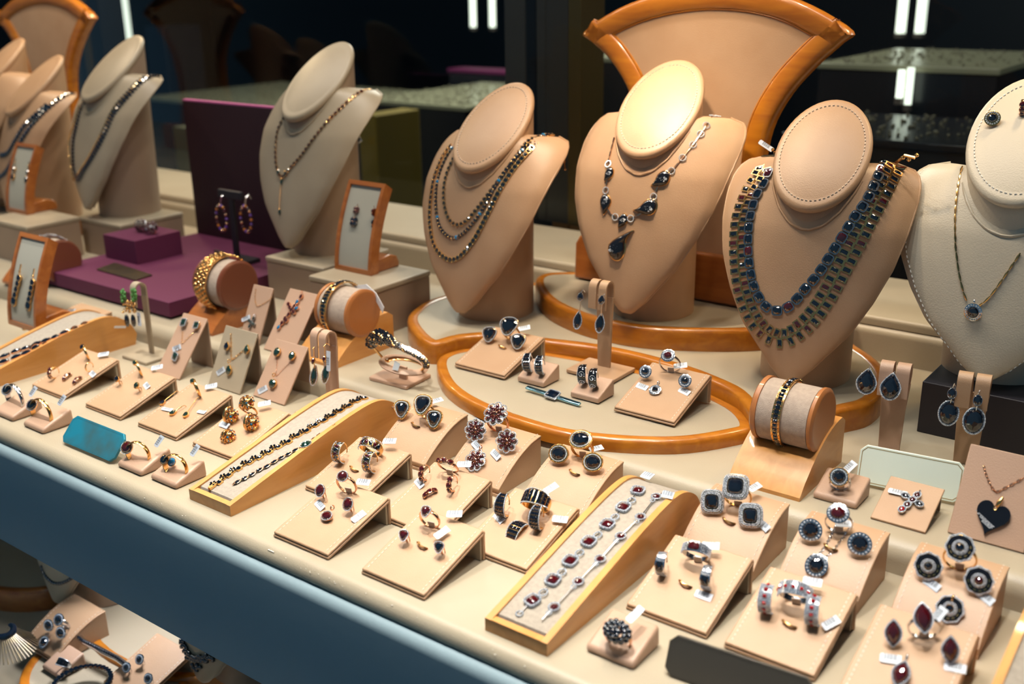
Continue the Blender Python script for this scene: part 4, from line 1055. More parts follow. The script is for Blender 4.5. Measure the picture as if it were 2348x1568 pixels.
for i, (rr, zz, n) in enumerate(((0, .45, 1), (.36, .38, 6), (.7, .12, 11), (.85, -.22, 13))):
    for k in range(n):
        a = 2*PI*(k+.3*i)/n; g.ball((rr*math.cos(a)*1.1, rr*math.sin(a)*.8, zz), .215, 2, M=Hm)
        a += PI/n; g2.ball((rr*1.05*math.cos(a)*1.1, rr*1.05*math.sin(a)*.8, zz+.13), .06, 1, M=Hm)
g.build('dark_beads', MT['navy'], t, smooth=60); g2.build('tiny_diamonds', MT['diamond'], t)
mktag(t, 1456, 1408, b[1], None, 78, 1.4, (1.5, .55))
# ring on its own block, right side, middle tier
q = P(1963, 1170, Z2); b = small_block('small ring block beside the pale green plate', q.x-1.9, q.y, Z2, 3.8, 3.2)
ring(b[1], 1925, 1091, 'silver ring with a checkered black oval in a diamond halo, beside the pale green plate', 'oval', .52, .52, .3, 'black', 'silver', 'rope', .82, 45, 20, (1949, 1070, 75, 1.3), split=True)
# two earring blocks on the leaf platform
for px, e, lab, kd in (((1246, 889), ((1214, 830), (1242, 836)), 'black and white half hoop', 'black'), ((1372, 926), ((1340, 857), (1365, 866)), 'white scroll patterned half hoop', 'scroll')):
    q = P(*px, 4.0); b = small_block('small block holding the %s earrings, on the leaf platform' % lab, q.x-1.7, q.y, 4.0, 3.4, 3.0)
    for i, (u, v) in enumerate(e):
        t = bandring(b[1], u, v, '%s %s earring on the leaf platform' % (('left', 'right')[i], lab), 'black' if kd == 'black' else 'plain', .98, .92 if kd == 'black' else .92, 'silver', hoop=True, yaw=16, group=lab+' earrings')
        if kd == 'scroll':
            B = T(0, 0, .98*.95) @ R(16, 'Z') @ R(90, 'Z') @ R(-62, 'Y'); g = MB(); g2 = MB()
            bandstrip(g2, .98, 1.02, .86, .6, -80, 80, 20, B); g2.build('black_band', MT['enamel'], t, smooth=40)
            for a0, s in ((-40, 1), (10, -1)):
                for k in range(16):
                    th = k*.55; r_ = .05+.02*k; g.ball((0, 0, 0), .055, 1, M=B @ R(a0+math.degrees(r_*math.cos(th)), 'Y') @ T(0, s*r_*math.sin(th), 1.08))
            for a in range(-70, 60, 6): g.ball((0, 0, 0), .045, 1, M=B @ R(a, 'Y') @ T(0, .42, 1.06))
            g.build('pave_scrolls', MT['diamond'], t)
# bar bracelet before the blocks
a_, b_ = P(1207, 888, 4.3), P(1330, 925, 4.3); c_ = (a_+b_)/2; M = frame(c_, V((0, -.35, 1)), b_-a_); L2 = (b_-a_).length/2
t = thing('bangle', 'blue steel bar bangle with a dark rectangular stone lying on the leaf platform', 'bangle', M)
MB().box(-L2, -.26, -.18, L2, .26, .08).build('bar', MT['bluebar'], t, bevel=.16, seg=4)
head(t, T(0, 0, .12), 'rect', .62, .48, .2, 'navy', 'silver', 'pave', 12)

# ---------------------------------------------------------------- bracelets on the ramps
def scr(pts, ox, oy, s): return [(ox+x/s, oy+y/s) for x, y in pts]
def along(sf, pts, h=.1, step=None, n=6):
    w = [hit(sf, u, v, h) for u, v in pts]; w = [x for x in w if x]
    c = [x[0]+x[1]*h for x in w]; c = catmull(c, n)
    if step: c = resample(c, step)
    out = []
    for k, p in enumerate(c):
        g = sf.find_nearest(p); nn = g[1]
        if nn.dot(CAM-p) < 0: nn = -nn
        d = (c[min(len(c)-1, k+1)]-c[max(0, k-1)]).normalized(); out.append((p, nn, d))
    return out
def fr(pnd): return frame(pnd[0], pnd[1], pnd[2])
bg = 'bracelets lying on the wooden ramps'
# W3 a: cushions and rings
pa = scr([(480, 1110), (565, 1050), (640, 950), (710, 890), (775, 800), (848, 740), (920, 650), (990, 600), (1065, 515), (1125, 460), (1190, 380), (1255, 330), (1305, 250)], 1080, 1050, 3.409)
al = along(W3[1], pa, .2, None, 1)
t = thing('bracelet', 'silver bracelet of square garnets and open rings, left on the front centre ramp', 'bracelet', T(al[0][0]), bg)
lk = MB()
for k, x in enumerate(al):
    M = fr(x); L = ROOT[t.name].inverted() @ M
    if k % 2 == 0:
        g = MB(); beadring(g, 'cushion', .53, .53, .09, M, .06); beadring(g, 'cushion', .5, .5, .08, M, -.12); g.build('square_link', MT['diamond'], t, world=True)
        stone(t, L, 'cushion', .4, .4, .2, 'garnet', 12)
    else:
        g = MB(); beadring(g, 'oval', .36, .3, .085, M, .0); g.build('ring_link', MT['diamond'], t, world=True)
    if k: lk.tube([al[k-1][0], x[0]], .05, 4)
e = hit(W3[1], 1191, 1405, .15); M = frame(e[0]+e[1]*.1, e[1]); g = MB(); beadring(g, 'oval', .26, .26, .07, M); lk.tube([al[0][0], M.translation], .06, 4)
g.build('end_ring', MT['diamond'], t, world=True); lk.build('links', MT['silver'], t, world=True)
mktag(t, 1481, 1103, W3[1], None, -10, .5, (1.1, .8), 40)
pb = scr([(545, 1275), (650, 1165), (840, 965), (1010, 790), (1170, 610), (1325, 460), (1450, 300), (1530, 250)], 1080, 1050, 3.409)
al = along(W3[1], pb, .2, None, 1); t = thing('bracelet', 'silver bracelet of small round garnets joined by long bars, right on the front centre ramp', 'bracelet', T(al[0][0]), bg); lk = MB()
for k, x in enumerate(al):
    M = fr(x); L = ROOT[t.name].inverted() @ M
    if 0 < k < len(al)-1:
        g = MB(); beadring(g, 'round', .4, .4, .085, M, .05); beadring(g, 'round', .19, .19, .06, M @ T(-.64, 0, 0), .0); g.build('round_link', MT['diamond'], t, world=True)
        stone(t, L, 'round', .3, .3, .18, 'garnet', 12)
    if k: lk.tube([al[k-1][0].lerp(x[0], .1), al[k-1][0].lerp(x[0], .88)], .065, 5)
lk.build('bars', MT['silver'], t, world=True); mktag(t, 1537, 1122, W3[1], None, 5, .5, (1.0, .6), 40)
# W2 a: gold flower clusters
pa = scr([(270, 880), (350, 820), (430, 765), (520, 712), (600, 672), (680, 628), (755, 585), (840, 545), (915, 492), (990, 455), (1060, 408), (1130, 370), (1200, 330), (1265, 290), (1335, 250), (1400, 210), (1460, 185)], 420, 860, 3.557)
al = along(W2[1], pa, .15, None, 1); t = thing('bracelet', 'gold bracelet of dark stone flower clusters, left on the middle ramp', 'bracelet', T(al[0][0]), bg); lk = MB(); gd = MB()
for k, x in enumerate(al):
    M = fr(x); L = ROOT[t.name].inverted() @ M
    stone(t, L @ T(.22, -.12, 0), 'oval', .25, .25, .16, 'navy', 10)
    for j in range(5):
        a = 2*PI*j/5+.4; gd.ball((-.24+.25*math.cos(a), .14+.25*math.sin(a), .08), .125, 1, M=M)
    lk.cb((.22, -.12, -.06), (.58, .58, .16), M); lk.cb((-.2, .1, -.06), (.62, .62, .12), M); lk.ball((0, 0, -.02), .28, 1, (1.6, .4, .5), M)
gd.build('cluster_stones', MT['black'], t, world=True); lk.tube([x[0] for x in al], .07, 5); lk.build('gold_links', MT['gold'], t, world=True)
g = MB(); e = hit(W2[1], 420+283/3.557, 860+875/3.557, .12); g.cb((-.45, -.05, 0), (.9, .34, .25), fr(al[0])); g.build('clasp', MT['gold'], t, world=True)
mktag(t, 893, 918, W2[1], None, -35, .3, (1.5, .45), 10, blank=True)
pb = scr([(400, 895), (440, 870), (500, 840), (560, 808), (620, 772), (680, 742), (742, 705), (798, 672), (857, 642), (915, 610), (1000, 565), (1080, 515), (1130, 482), (1182, 448), (1235, 418), (1285, 388), (1335, 355), (1383, 328), (1430, 298), (1480, 272)], 420, 860, 3.557)
al = along(W2[1], pb, .15, None, 1); t = thing('bracelet', 'fine gold bracelet of marquise stones with one large oval, right on the middle ramp', 'bracelet', T(al[0][0]), bg); lk = MB()
for k, x in enumerate(al):
    M = fr(x); L = ROOT[t.name].inverted() @ M
    if k == 10:
        head(t, L, 'oval', .5, .38, .2, 'green', 'gold', 'thin')
    elif k > 0:
        sm = 'navy' if k < 10 else 'garnet'
        stone(t, L @ R(90, 'Z'), 'marquise', .18, .29, .13, sm, 10); lk.tube([M @ V((y_*.38*1.0, x_*.23, 0)) for x_, y_ in outline('marquise', 12)], .045, 4, True)
    if k: lk.ball(al[k-1][0].lerp(x[0], .5), .09, 1)
lk.tube([x[0] for x in al], .045, 4); lk.build('gold_links', MT['rosegold'], t, world=True); mktag(t, 878, 931, W2[1], None, 0, .35, (1.6, .4), 30)
# W1: two rows of navy ovals
for nm, pts in (('nearer row', [(-60, 505), (30, 480), (135, 440), (230, 410), (315, 375), (400, 345), (490, 310), (570, 280), (655, 240), (735, 205), (820, 182), (905, 165), (990, 150)]), ('farther row', [(-50, 455), (40, 430), (135, 390), (220, 365), (310, 328), (390, 300), (475, 268), (560, 235), (650, 205), (735, 168), (820, 148), (900, 128), (985, 125)])):
    al = along(W1[1], scr(pts, 0, 700, 3.734), .2, None, 1); t = thing('bracelet', 'gold bracelet of navy ovals on the left ramp, the ' + nm, 'bracelet', T(al[0][0]), bg); lk = MB()
    for k, x in enumerate(al):
        M = fr(x); L = ROOT[t.name].inverted() @ M; stone(t, L, 'oval', .58, .38, .24, 'navy', 14)
        lk.loft([[(.62*math.cos(a), .42*math.sin(a), z) for a in [2*PI*j/14 for j in range(14)]] for z in (-.3, .04)], True, True, M)
        for s in (-1, 1): lk.ball((.52, s*.25, .05), .09, 1, M=M)
    lk.build('gold_links', MT['rosegold'], t, world=True)
mktag(t, 275, 751, W1[1], None, -15, .5, (1.7, .45), 10, blank=True)

# ---------------------------------------------------------------- necklaces on the busts
ng = 'necklaces on the leather busts'
def necklace(B, pts, label, kind, step, h=.12, s=1.0, sm='navy', mt='gold', group=None, vary=None):
    al = along(B[1], pts, h, step); t = thing('necklace', label, 'necklace', T(al[0][0]), group); lk = MB(); hi = MB()
    n = 0
    for k, x in enumerate(al[:-1]):
        M = fr(x); L = ROOT[t.name].inverted() @ M; one = n < 98
        if kind == 'square':
            lk.box(-step*.42, -.19*s, -.1, step*.42, .19*s, .02, M)
            for a in (-1, 1): lk.ball((step*.5, a*.15*s, .03), .06*s, 1, M=M)
            stone(t, L, 'rect', step*.36, .16*s, .1, (sm if not vary or k % vary[1] else vary[0]), 8, steps=((1, 0), (.65, .7)))
        elif kind == 'bead':
            stone(t, L, 'oval', step*.46, .17*s, .13, (sm if not vary or k % vary[1] else vary[0]), 8, steps=((1, 0), (.65, .7))); lk.ball((step*.5, 0, 0), min(.085*s, .11), 1, M=M)
        elif kind == 'oval':
            stone(t, L, 'oval', step*.33, .13*s, .12, sm, 8, steps=((1, 0), (.65, .7))); lk.tube([M @ V((step*.38*math.cos(a), .17*s*math.sin(a), 0)) for a in [2*PI*j/8 for j in range(8)]], .04, 4, True); lk.ball((step*.5, 0, 0), .07, 1, M=M)
        elif kind == 'big':
            stone(t, L, 'cushion', step*.4, .31*s, .2, (sm if not vary or k % vary[1] else vary[0]), 12)
            lk.loft([[(x_*step*.46, y_*.37*s, z) for x_, y_ in outline('cushion', 12)] for z in (-.12, .05)], True, True, M)
        elif kind == 'brick':
            for a in (-1, 1):
                if a > 0 and k % 2: pass
                y_ = a*.40*s; dx = step*.0 if a < 0 else step*.5
                lk.box(dx-step*.31, y_-.38*s, -.1, dx+step*.31, y_+.38*s, .02, M)
                if one:
                    n += 1; stone(t, L @ T(dx, y_, 0), 'rect', step*.26, .32*s, .09, ('garnet' if (k*7+a) % 5 == 0 else sm), 8, steps=((1, 0), (.65, .7)))
            lk.box(-step*.45, -.05, -.12, step*.55, .05, -.03, M)
        elif kind == 'chain':
            lk.tube([M @ V((-step*.5, 0, 0)), M @ V((0, 0, .02)), M @ V((step*.42, 0, 0))], [.05*s, .09*s, .05*s], 6)
    o = lk.build('metal_links', MT[mt], t, world=True, smooth=50)
    return t, al
c2 = lambda p: scr(p, 540, 60, 2.8)
necklace(B4, c2([(1375, 770), (1330, 830), (1280, 950), (1252, 1100), (1245, 1250), (1265, 1380), (1310, 1460), (1380, 1500), (1450, 1470), (1530, 1370), (1600, 1240), (1680, 1080), (1780, 920), (1900, 780), (2010, 690), (2060, 655)]), 'longest strand of square black stones set in gold, outermost on its bust', 'square', .62, s=1.6, sm='black', group='square stone strands on one bust')
necklace(B4, c2([(1385, 780), (1350, 840), (1310, 930), (1285, 1050), (1285, 1180), (1310, 1290), (1370, 1355), (1430, 1350), (1500, 1290), (1590, 1170), (1670, 1020), (1770, 880), (1870, 765), (1970, 685), (2030, 645)]), 'middle strand of black beads between two others on its bust', 'bead', .5, s=1.6, sm='black', vary=('blue', 9), group='square stone strands on one bust')
necklace(B4, c2([(1395, 850), (1355, 940), (1335, 1050), (1340, 1150), (1370, 1240), (1420, 1275), (1480, 1250), (1550, 1170), (1620, 1080), (1700, 970), (1790, 850), (1880, 735), (1990, 650)]), 'shortest, innermost strand of gold and silver bars on its bust', 'oval', .62, s=1.5, sm='black', group='square stone strands on one bust')
t, al = necklace(B3, c2([(305, 590), (270, 660), (255, 770), (258, 880), (275, 940), (292, 965), (318, 955), (350, 910), (420, 830), (500, 720), (590, 610), (690, 510), (800, 420), (885, 382)]), 'thin gold necklace of dark oval beads with a hanging tail', 'oval', .7, s=1.35, sm='garnet')
g = MB()
for u, v in c2([(272, 940), (315, 950), (292, 1000), (280, 1195)]):
    e = hit(B3[1], u, v, .15); L = ROOT[t.name].inverted() @ frame(e[0]+e[1]*.1, e[1]); stone(t, L, 'marquise', .22, .42, .18, 'green', 12, 'drop_stone')
    g.ball(e[0]+e[1]*.1+V((0, 0, .42)), .11, 1)
al = along(B3[1], c2([(290, 985), (288, 1050), (284, 1120), (280, 1200)]), .12, .3)
for x in al: g.ball(x[0], .09, 1)
g.build('tail_chain', MT['gold'], t, world=True)
c1 = lambda p: scr(p, 0, 0, 3.734)
loop2 = [(745, 820), (700, 900), (655, 1050), (622, 1200), (618, 1350), (628, 1470), (665, 1530), (710, 1450), (790, 1320), (880, 1150), (980, 940), (1100, 800), (1250, 660), (1380, 595)]
necklace(B2, c1(loop2), 'thick strand of close black beads on the cream bust left of the plum panel', 'bead', .62, s=4.0, sm='navy', vary=('black', 2))
necklace(B2, c1([(x-26, y+10) for x, y in loop2][1:-1]), 'gold edging strand lying along the thick black bead strand', 'chain', .5, s=1.6)
necklace(B1, c1([(0, 1520), (60, 1450), (150, 1250), (250, 1090), (400, 930), (550, 815), (640, 760)]), 'outer strand of grey pearl beads on the far left bust', 'bead', .75, s=3.2, sm='navy', mt='silver', group='pearl strands on the far left bust')
necklace(B1, c1([(0, 1330), (60, 1310), (130, 1190), (200, 1080), (300, 980), (420, 880)]), 'inner strand of grey pearl beads on the far left bust', 'bead', .75, s=3.2, sm='navy', mt='silver', group='pearl strands on the far left bust')
# B6
c6 = lambda p: scr(p, 1280, 120, 2.795)
necklace(B6, c6([(1345, 770), (1320, 830), (1285, 885), (1250, 970), (1225, 1080), (1217, 1200), (1220, 1320), (1238, 1440), (1262, 1520), (1300, 1590), (1345, 1640), (1400, 1655), (1460, 1640), (1520, 1590), (1570, 1530), (1650, 1440), (1700, 1370), (1770, 1260), (1840, 1150), (1910, 1040), (1970, 960), (2010, 880), (2060, 770), (2100, 690), (2145, 640)]), 'necklace of large dark cushion stones in silver, the inner one on its bust', 'big', 1.18, .2, 1.35, 'navy', 'steel', vary=('garnet', 7))
necklace(B6, c6([(1365, 665), (1310, 740), (1250, 830), (1200, 930), (1165, 1040), (1150, 1160), (1150, 1290), (1160, 1420), (1180, 1540), (1225, 1660), (1290, 1760), (1370, 1820), (1450, 1830), (1540, 1780), (1630, 1690), (1720, 1560), (1780, 1450), (1850, 1320), (1920, 1190), (1985, 1060), (2045, 950), (2105, 840), (2155, 740), (2200, 670)]), 'gold necklace of brick shaped garnet links, the outer one on its bust', 'brick', .93, .14, 1.25, 'black', 'gold')
# B5 teardrops
def rings_bars(B, t, pts, r=.3, mt='diamond'):
    lk = MB()
    for u, v in pts:
        e = hit(B[1], u, v, .12); M = frame(e[0]+e[1]*.12, e[1]); g = MB(); beadring(g, 'round', r, r, .08, M); g.build('ring_link', MT[mt], t, world=True)
al = along(B5[1], c6([(355, 560), (335, 640), (318, 720), (322, 780), (303, 885), (300, 970), (345, 1040), (412, 1075), (470, 1065), (560, 1010), (610, 925), (660, 820), (725, 760), (797, 675), (863, 592), (913, 522), (950, 465), (990, 412), (1025, 378)]), .1, .42)
t = thing('necklace', 'diamond ring link necklace with black teardrops and a large teardrop pendant', 'necklace', T(al[0][0])); lk = MB()
lk.tube([x[0] for x in al], .06, 5)
for x in al[::2]: lk.cb((0, 0, 0), (.55, .16, .1), fr(x))
lk.build('gold_bars', MT['rosegold'], t, world=True)
rings_bars(B5, t, c6([(318, 715), (303, 885), (365, 1055), (463, 1065), (610, 925), (725, 760), (797, 675), (863, 592), (913, 522), (950, 465), (990, 412), (1025, 378)]), .36)
for u, v, rot, s in ((323, 780, 170, 1.1), (302, 965, 205, 1.4), (412, 1078, 170, 1.1), (572, 1000, 140, 1.65), (665, 815, 155, 1.45), (372, 1245, 8, 2.1)):
    u, v = c6([(u, v)])[0]; e = hit(B5[1], u, v, .15); M = frame(e[0]+e[1]*.14, e[1]) @ R(rot, 'Z')
    o = [(x*.5*s, y*.72*s + .0) for x, y in outline('pear', 20)]; o = [(x+.16*s*(max(0, y)/.7)**2, y) for x, y in o]
    MB().gem([(x*1.1, y*1.07) for x, y in o], .12, M @ T(0, 0, -.1), ((1, 0), (.9, .9)), .1).build('gold_drop_rim', MT['gold'], t, world=True, smooth=40)
    MB().gem(o, .24*s, M, ((1, 0), (.85, .6), (.5, .95)), .05).build('enamel_drop', MT['enamel'], t, world=True, smooth=60)
    g = MB(); rnd = random.Random(2)
    for k in range(34):
        a = rnd.uniform(0, 2*PI); r_ = math.sqrt(rnd.random()); g.ball((-.08*s+.26*s*r_*math.cos(a), -.05*s+.2*s*r_*math.sin(a)+.12*s*math.cos(a), .2*s), .055*s**.5, 1, M=M)
    g.build('pave_patch', MT['diamond'], t, world=True)
# B7
b7 = lambda p: scr(p, 1900, 560, 4.61)
t, al = necklace(B7, [(2204, 385), (2196, 430), (2190, 490)] + b7([(1340, 0), (1352, 120), (1372, 270), (1405, 430), (1445, 560), (1490, 650)]), 'left run of the gold link chain on the ivory bust', 'chain', .95, .1, 1.3, mt='gold', group='chain of the ivory bust')
t, al = necklace(B7, b7([(1590, 650), (1650, 605), (1730, 520), (1850, 350), (1960, 190), (2060, 40)]), 'right run of the gold link chain on the ivory bust', 'chain', .95, .1, 1.3, mt='gold', group='chain of the ivory bust')
pendant(B7[1], 2231, 716, 'round black pendant in a diamond halo on the ivory bust', 'oval', .5, .54, .3, 'black', 'silver', 'spike', bail=True)
# ring and ring tag on the ivory bust's cap
capM = ROOT[B7[0].name]; cs = MB().add([capM @ V((x, .0+y*math.sin(.85)-.13, 22.4+y*math.cos(.85))) for x, y in ((-9, -9), (9, -9), (9, 9), (-9, 9))], [(0, 1, 2, 3)]).surf()
earring(cs, 2276, 270, 'round black stone earring in a diamond halo pinned on the ivory bust', 'oval', .42, .42, .26, 'black', 'gold', 'spike', h=.8, tilt=25, group='earrings pinned on the ivory bust')
bandring(cs, 2345, 245, 'gold claw set jewel at the right edge, pinned on the ivory bust', 'row', .7, .4, 'gold', hoop=True)
# ================================================================ bangles
def drumbangle(C, label, xoff, wd, kind, mt='gold', lift=.25, r=None):
    t0, D, rd, M0 = C; t = thing('bangle', label, 'bangle', D); n = 64; Rb = rd+lift
    # local frame of D: z is the drum axis
    off = T(0, 0, xoff)
    rings = []
    for k in range(n):
        a = 2*PI*k/n; c, s = math.cos(a), math.sin(a)
        rings.append([(Rb*c, Rb*s, -wd/2), ((Rb+.12)*c, (Rb+.12)*s, -wd/2), ((Rb+.15)*c, (Rb+.15)*s, 0), ((Rb+.12)*c, (Rb+.12)*s, wd/2), (Rb*c, Rb*s, wd/2), ((Rb-.04)*c, (Rb-.04)*s, 0)])
    MB().loft(rings, True, False, off, ringclosed=True).build('band', MT[mt], t, smooth=50)
    g, g2, g3 = MB(), MB(), MB()
    if kind == 'stones':
        m_ = 46
        for k in range(m_):
            a = 360*k/m_
            A = off @ R(a, 'Z') @ T(Rb+.13, 0, 0) @ R(90, 'Y')
            (g3 if k % 5 == 0 else g).gem([(x*wd*.3, y*.2) for x, y in outline('rect', 8)], .12, A, ((1, 0), (.6, .8)), .03)
            for s in (-1, 1): g2.ball((s*wd*.36, .23, .05), .05, 1, M=A)
        g.build('dark_stones', MT['black'], t); g3.build('blue_stones', MT['navy'], t); g2.build('claws', MT[mt], t)
    elif kind == 'wide':
        rnd = random.Random(4); m_ = 34
        for k in range(m_):
            for j in range(4):
                a = 360*(k+.5*(j % 2))/m_; z = (-.375+.25*j)*wd; A = off @ R(a, 'Z') @ T(Rb+.15, 0, z) @ R(90, 'Y')
                g2.tube([A @ V((.22*math.cos(x), .22*math.sin(x), .04)) for x in [2*PI*i/8 for i in range(8)]], .07, 4, True)
                (g if rnd.random() < .6 else g3).ball((0, 0, .02), .15, 1, (1, 1, .7), A)
        g.build('dark_stones', MT['navy'], t); g3.build('gold_beads', MT['gold'], t); g2.build('gold_rings', MT['gold'], t, smooth=60)
    elif kind == 'cluster':
        rnd = random.Random(6)
        for k in range(120):
            a = rnd.uniform(0, 360); z = rnd.uniform(-wd/2, wd/2); g.ball((Rb+.1, 0, z), rnd.uniform(.12, .26), 1, M=off @ R(a, 'Z'))
        g.build('cluster_beads', MT['steel'], t, smooth=60)
    return t
drumbangle(C4, 'narrow gold bangle with dark square stones and a clasp, on the large drum', -.35, .78, 'stones', lift=.1)
drumbangle(C3, 'gold bangle with rows of dark pave stones, on the drum before the riser boxes', -.75, .95, 'stones', lift=.42)
drumbangle(C1, 'wide gold lattice bangle with navy stones, on the red brown drum', -.55, 2.2, 'wide', lift=.35)
drumbangle(C0, 'chunky silver and gold bracelet on the drum behind the navy earring frame', -.6, 1.5, 'cluster', 'steel', lift=.3)
# clear tag hanging behind the drum
e = P(905, 790, Z2); mt_ = thing('bangle_tag', 'frosted plastic tag hanging behind the middle bangle drum', 'tag', T(atY(845, 672, 86)))
w = [atY(u, v, 86) for u, v in ((812, 655), (840, 652), (862, 672), (880, 705), (877, 718), (862, 690), (838, 668), (812, 668))]
mb = MB(); n = len(w); mb.add([p for p in w]+[p+V((0, .08, 0)) for p in w], [tuple(range(n)), tuple(range(n, 2*n))[::-1]]+[(i, (i+1) % n, n+(i+1) % n, n+i) for i in range(n)]); mb.build('plastic_strip', MT['tagback'], mt_, world=True)

# snake like bangle on its own little stand
q = P(915, 893, Z2); M = T(q.x-1, q.y+1, Z2)
t = thing('bangle_display', 'flat leather stand with a narrow neck, holding the dark open bangle', 'bangle stand', M)
a, b, c, d = [P(*p_, Z2) for p_ in ((846, 862), (930, 896), (988, 860), (905, 832))]
MB().prism([(p.x, p.y) for p in (P(846, 872, Z2), P(932, 895, Z2), P(989, 866, Z2), P(903, 842, Z2))], Z2, Z2+.45).build('flat_base', MT['rose'], t, bevel=.12, world=True)
cn = (P(925, 868, Z2+.45)); MB().box(cn.x-.55, cn.y-.1, Z2+.4, cn.x+.55, cn.y+.15, Z2+1.9).build('neck_strip', MT['rose'], t, world=True)
cc = cn + V((0, .1, 1.65)); path = [V((cc.x+2.7*math.cos(a_), cc.y+1.9*math.sin(a_), cc.z+.9*math.sin(a_+.6)*0+.25*math.cos(a_)*-1)) for a_ in [2*PI*k/40 for k in range(40)]]
MB().tube(path, .2, 6, True, flat=2).build('leather_hoop', MT['rose'], t, world=True, smooth=50)
t = thing('bangle', 'open gold bangle thickly set with dark stones at one end, before the leaf platform', 'bangle', T(cc))
lp = [atY(u, v, cc.y+dy) for u, v, dy in ((851, 790, -1.0), (862, 776, -1.6), (885, 775, -1.9), (905, 788, -2.0), (930, 800, -2), (955, 812, -1.7), (975, 828, -.9), (978, 838, -.2))]
pth = catmull(lp, 8); rr = [.3+.55*math.exp(-((i-10)/9)**2) for i in range(len(pth))]
rr = [max(.3, 1.0-abs(i-12)*.05) if i > 3 else .35+.13*i for i in range(len(pth))]
mb = MB().tube(pth, [r_*.86 for r_ in rr], 10); mb.build('gold_body', MT['gold'], t, world=True, smooth=50)
rnd = random.Random(9); g, g2 = MB(), MB()
for i, p in enumerate(pth):
    for j in range(34):
        dr = V((rnd.uniform(-1, 1), rnd.uniform(-1.2, .1), rnd.uniform(-.5, 1))).normalized(); (g2 if j % 6 == 0 else g).ball(p+dr*rr[i]*.95, .17, 1)
g.build('dark_pave', MT['black'], t, world=True); g2.build('blue_and_gold_specks', MT['gold'], t, world=True)
bk = [pth[0]] + [cc+V((2.7*math.cos(a_), 1.7*math.sin(a_), -.1)) for a_ in [PI*(1.0-k/8) for k in range(9)]] + [pth[-1]]
MB().tube(catmull(bk, 4), .14, 6, flat=1.6).build('back_band', MT['gold'], t, world=True, smooth=50)
tg_ = MB().prism([(-.4, -.5), (.3, -.55), (.5, .3), (-.2, .5)], -.03, .03); tg_.build('clear_tag', MT['acrylic'], t, frame(atY(908, 838, cc.y-2.0), V((.2, -1, .2))))

# ================================================================ leaning pendant cards
def card(label, bl, br, tl, z=0.0, m='tan', nm='pendant_card', top=None):
    a, b = P(*bl, z), P(*br, z); c = atX(*tl, a.x); w = b.x-a.x
    M = T((a.x+b.x)/2, (a.y+b.y)/2, z); t = thing(nm, label, 'pendant display card', M, 'leaning leather pendant cards')
    dy, dz = c.y-(a.y+b.y)/2, c.z-z; an = math.atan2(dz, dy); L = math.hypot(dy, dz); F = Mx.Rotation(an, 4, 'X')
    MB().box(-w/2, 0, .0, w/2, L, .22, F).build('card_face', MT[m], t, bevel=.06, seg=2)
    MB().box(-w/2+.2, dy-.05, .05, w/2-.2, dy+.12, dz-.3, Mx()).build('back_leaf', MT['taupe'], t, bevel=.04)
    mb = MB().box(-w*1.5, -2, -.02, w*1.5, L*1.4, .22, F)
    return t, mb.surf(M), M
K1 = card('leaning leather card with square dark studs and a square pendant', (363, 853), (410, 873), (424, 718), 0, 'rose')
K2 = card('grey leaning card with dark drop studs and a drop pendant', (480, 882), (553, 905), (521, 746), 0, 'sand')
K3 = card('leaning leather card with dark green studs and a round green pendant', (589, 905), (648, 933), (637, 778), 0, 'rose')
K4 = card('leaning leather card with a small silver cross on a chain', (548, 782), (598, 792), (585, 652), Z2, 'rose')
K5 = card('leaning leather card with the long garnet cross', (606, 801), (672, 819), (668, 662), Z2, 'rose')
K6 = card('large leather card with the black heart pendant at the right edge', (2177, 1215), (2345, 1275), (2227, 1018), Z2, 'rose')
K7 = card('low leather card with a silver and garnet cross, before the pale green plate', (1996, 1189), (2122, 1225), (2043, 1094), Z2, 'tan')
def chainon(Kc, pts, label, mt='gold', r=.055, nm='necklace', cat='necklace', group=None, step=.2):
    e = hit(Kc[1], pts[0][0], pts[0][1], .08)
    t = thing(nm, label, cat, T(e[0]), group); chain(pts, r, mt, t, step, 'fine_chain', Kc[1]); return t
def stud(Kc, u, v, label, shape, rx, ry, sm, mt, halo=None, h=.4, group=None):
    M = rootat(Kc[1], u, v, h); t = thing('earring', label, 'earring', M, group); head(t, T(0, 0, h) @ R(10, 'Z'), shape, rx, ry, .2, sm, mt, halo, 12)
    MB().tube([(0, 0, 0), (0, 0, h-.1)], .05, 5).build('post', MT[mt], t); return t
k4 = lambda p: scr(p, 400, 560, 3.913)
stud(K1, *k4([(80, 700)])[0], 'left square dark stud with beaded rim', 'rect', .34, .4, 'green', 'steel', 'thin', group='square studs')
stud(K1, *k4([(195, 725)])[0], 'right square dark stud with beaded rim', 'rect', .34, .36, 'green', 'gold', 'thin', group='square studs')
t = chainon(K1, k4([(72, 780), (68, 850), (66, 890), (110, 850), (170, 790), (210, 740)]), 'fine gold chain carrying the square pendant', step=.25)
pendant(K1[1], *k4([(5, 1005)])[0], 'square dark pendant with beaded rim and a white tag', 'rect', .38, .4, .2, 'green', 'steel', 'thin', tg=(*k4([(20, 930)])[0], 30, .2), rot=-12)
stud(K2, *k4([(465, 915)])[0], 'left hanging navy drop with gold rim', 'pear', .34, .46, 'navy', 'gold', None)
stud(K2, *k4([(645, 945)])[0], 'right hanging navy drop with gold rim', 'pear', .34, .5, 'green', 'gold', None)
chainon(K2, k4([(505, 800), (508, 900), (512, 1030), (560, 1000), (610, 960), (650, 930)]), 'thick fine gold chain carrying the drop pendant', 'gold', .09, step=.25)
pendant(K2[1], *k4([(485, 1130)])[0], 'dark drop pendant with gold rim, on the grey card', 'pear', .4, .55, .22, 'green', 'gold', None, tg=(*k4([(415, 1140)])[0], 40, .15))
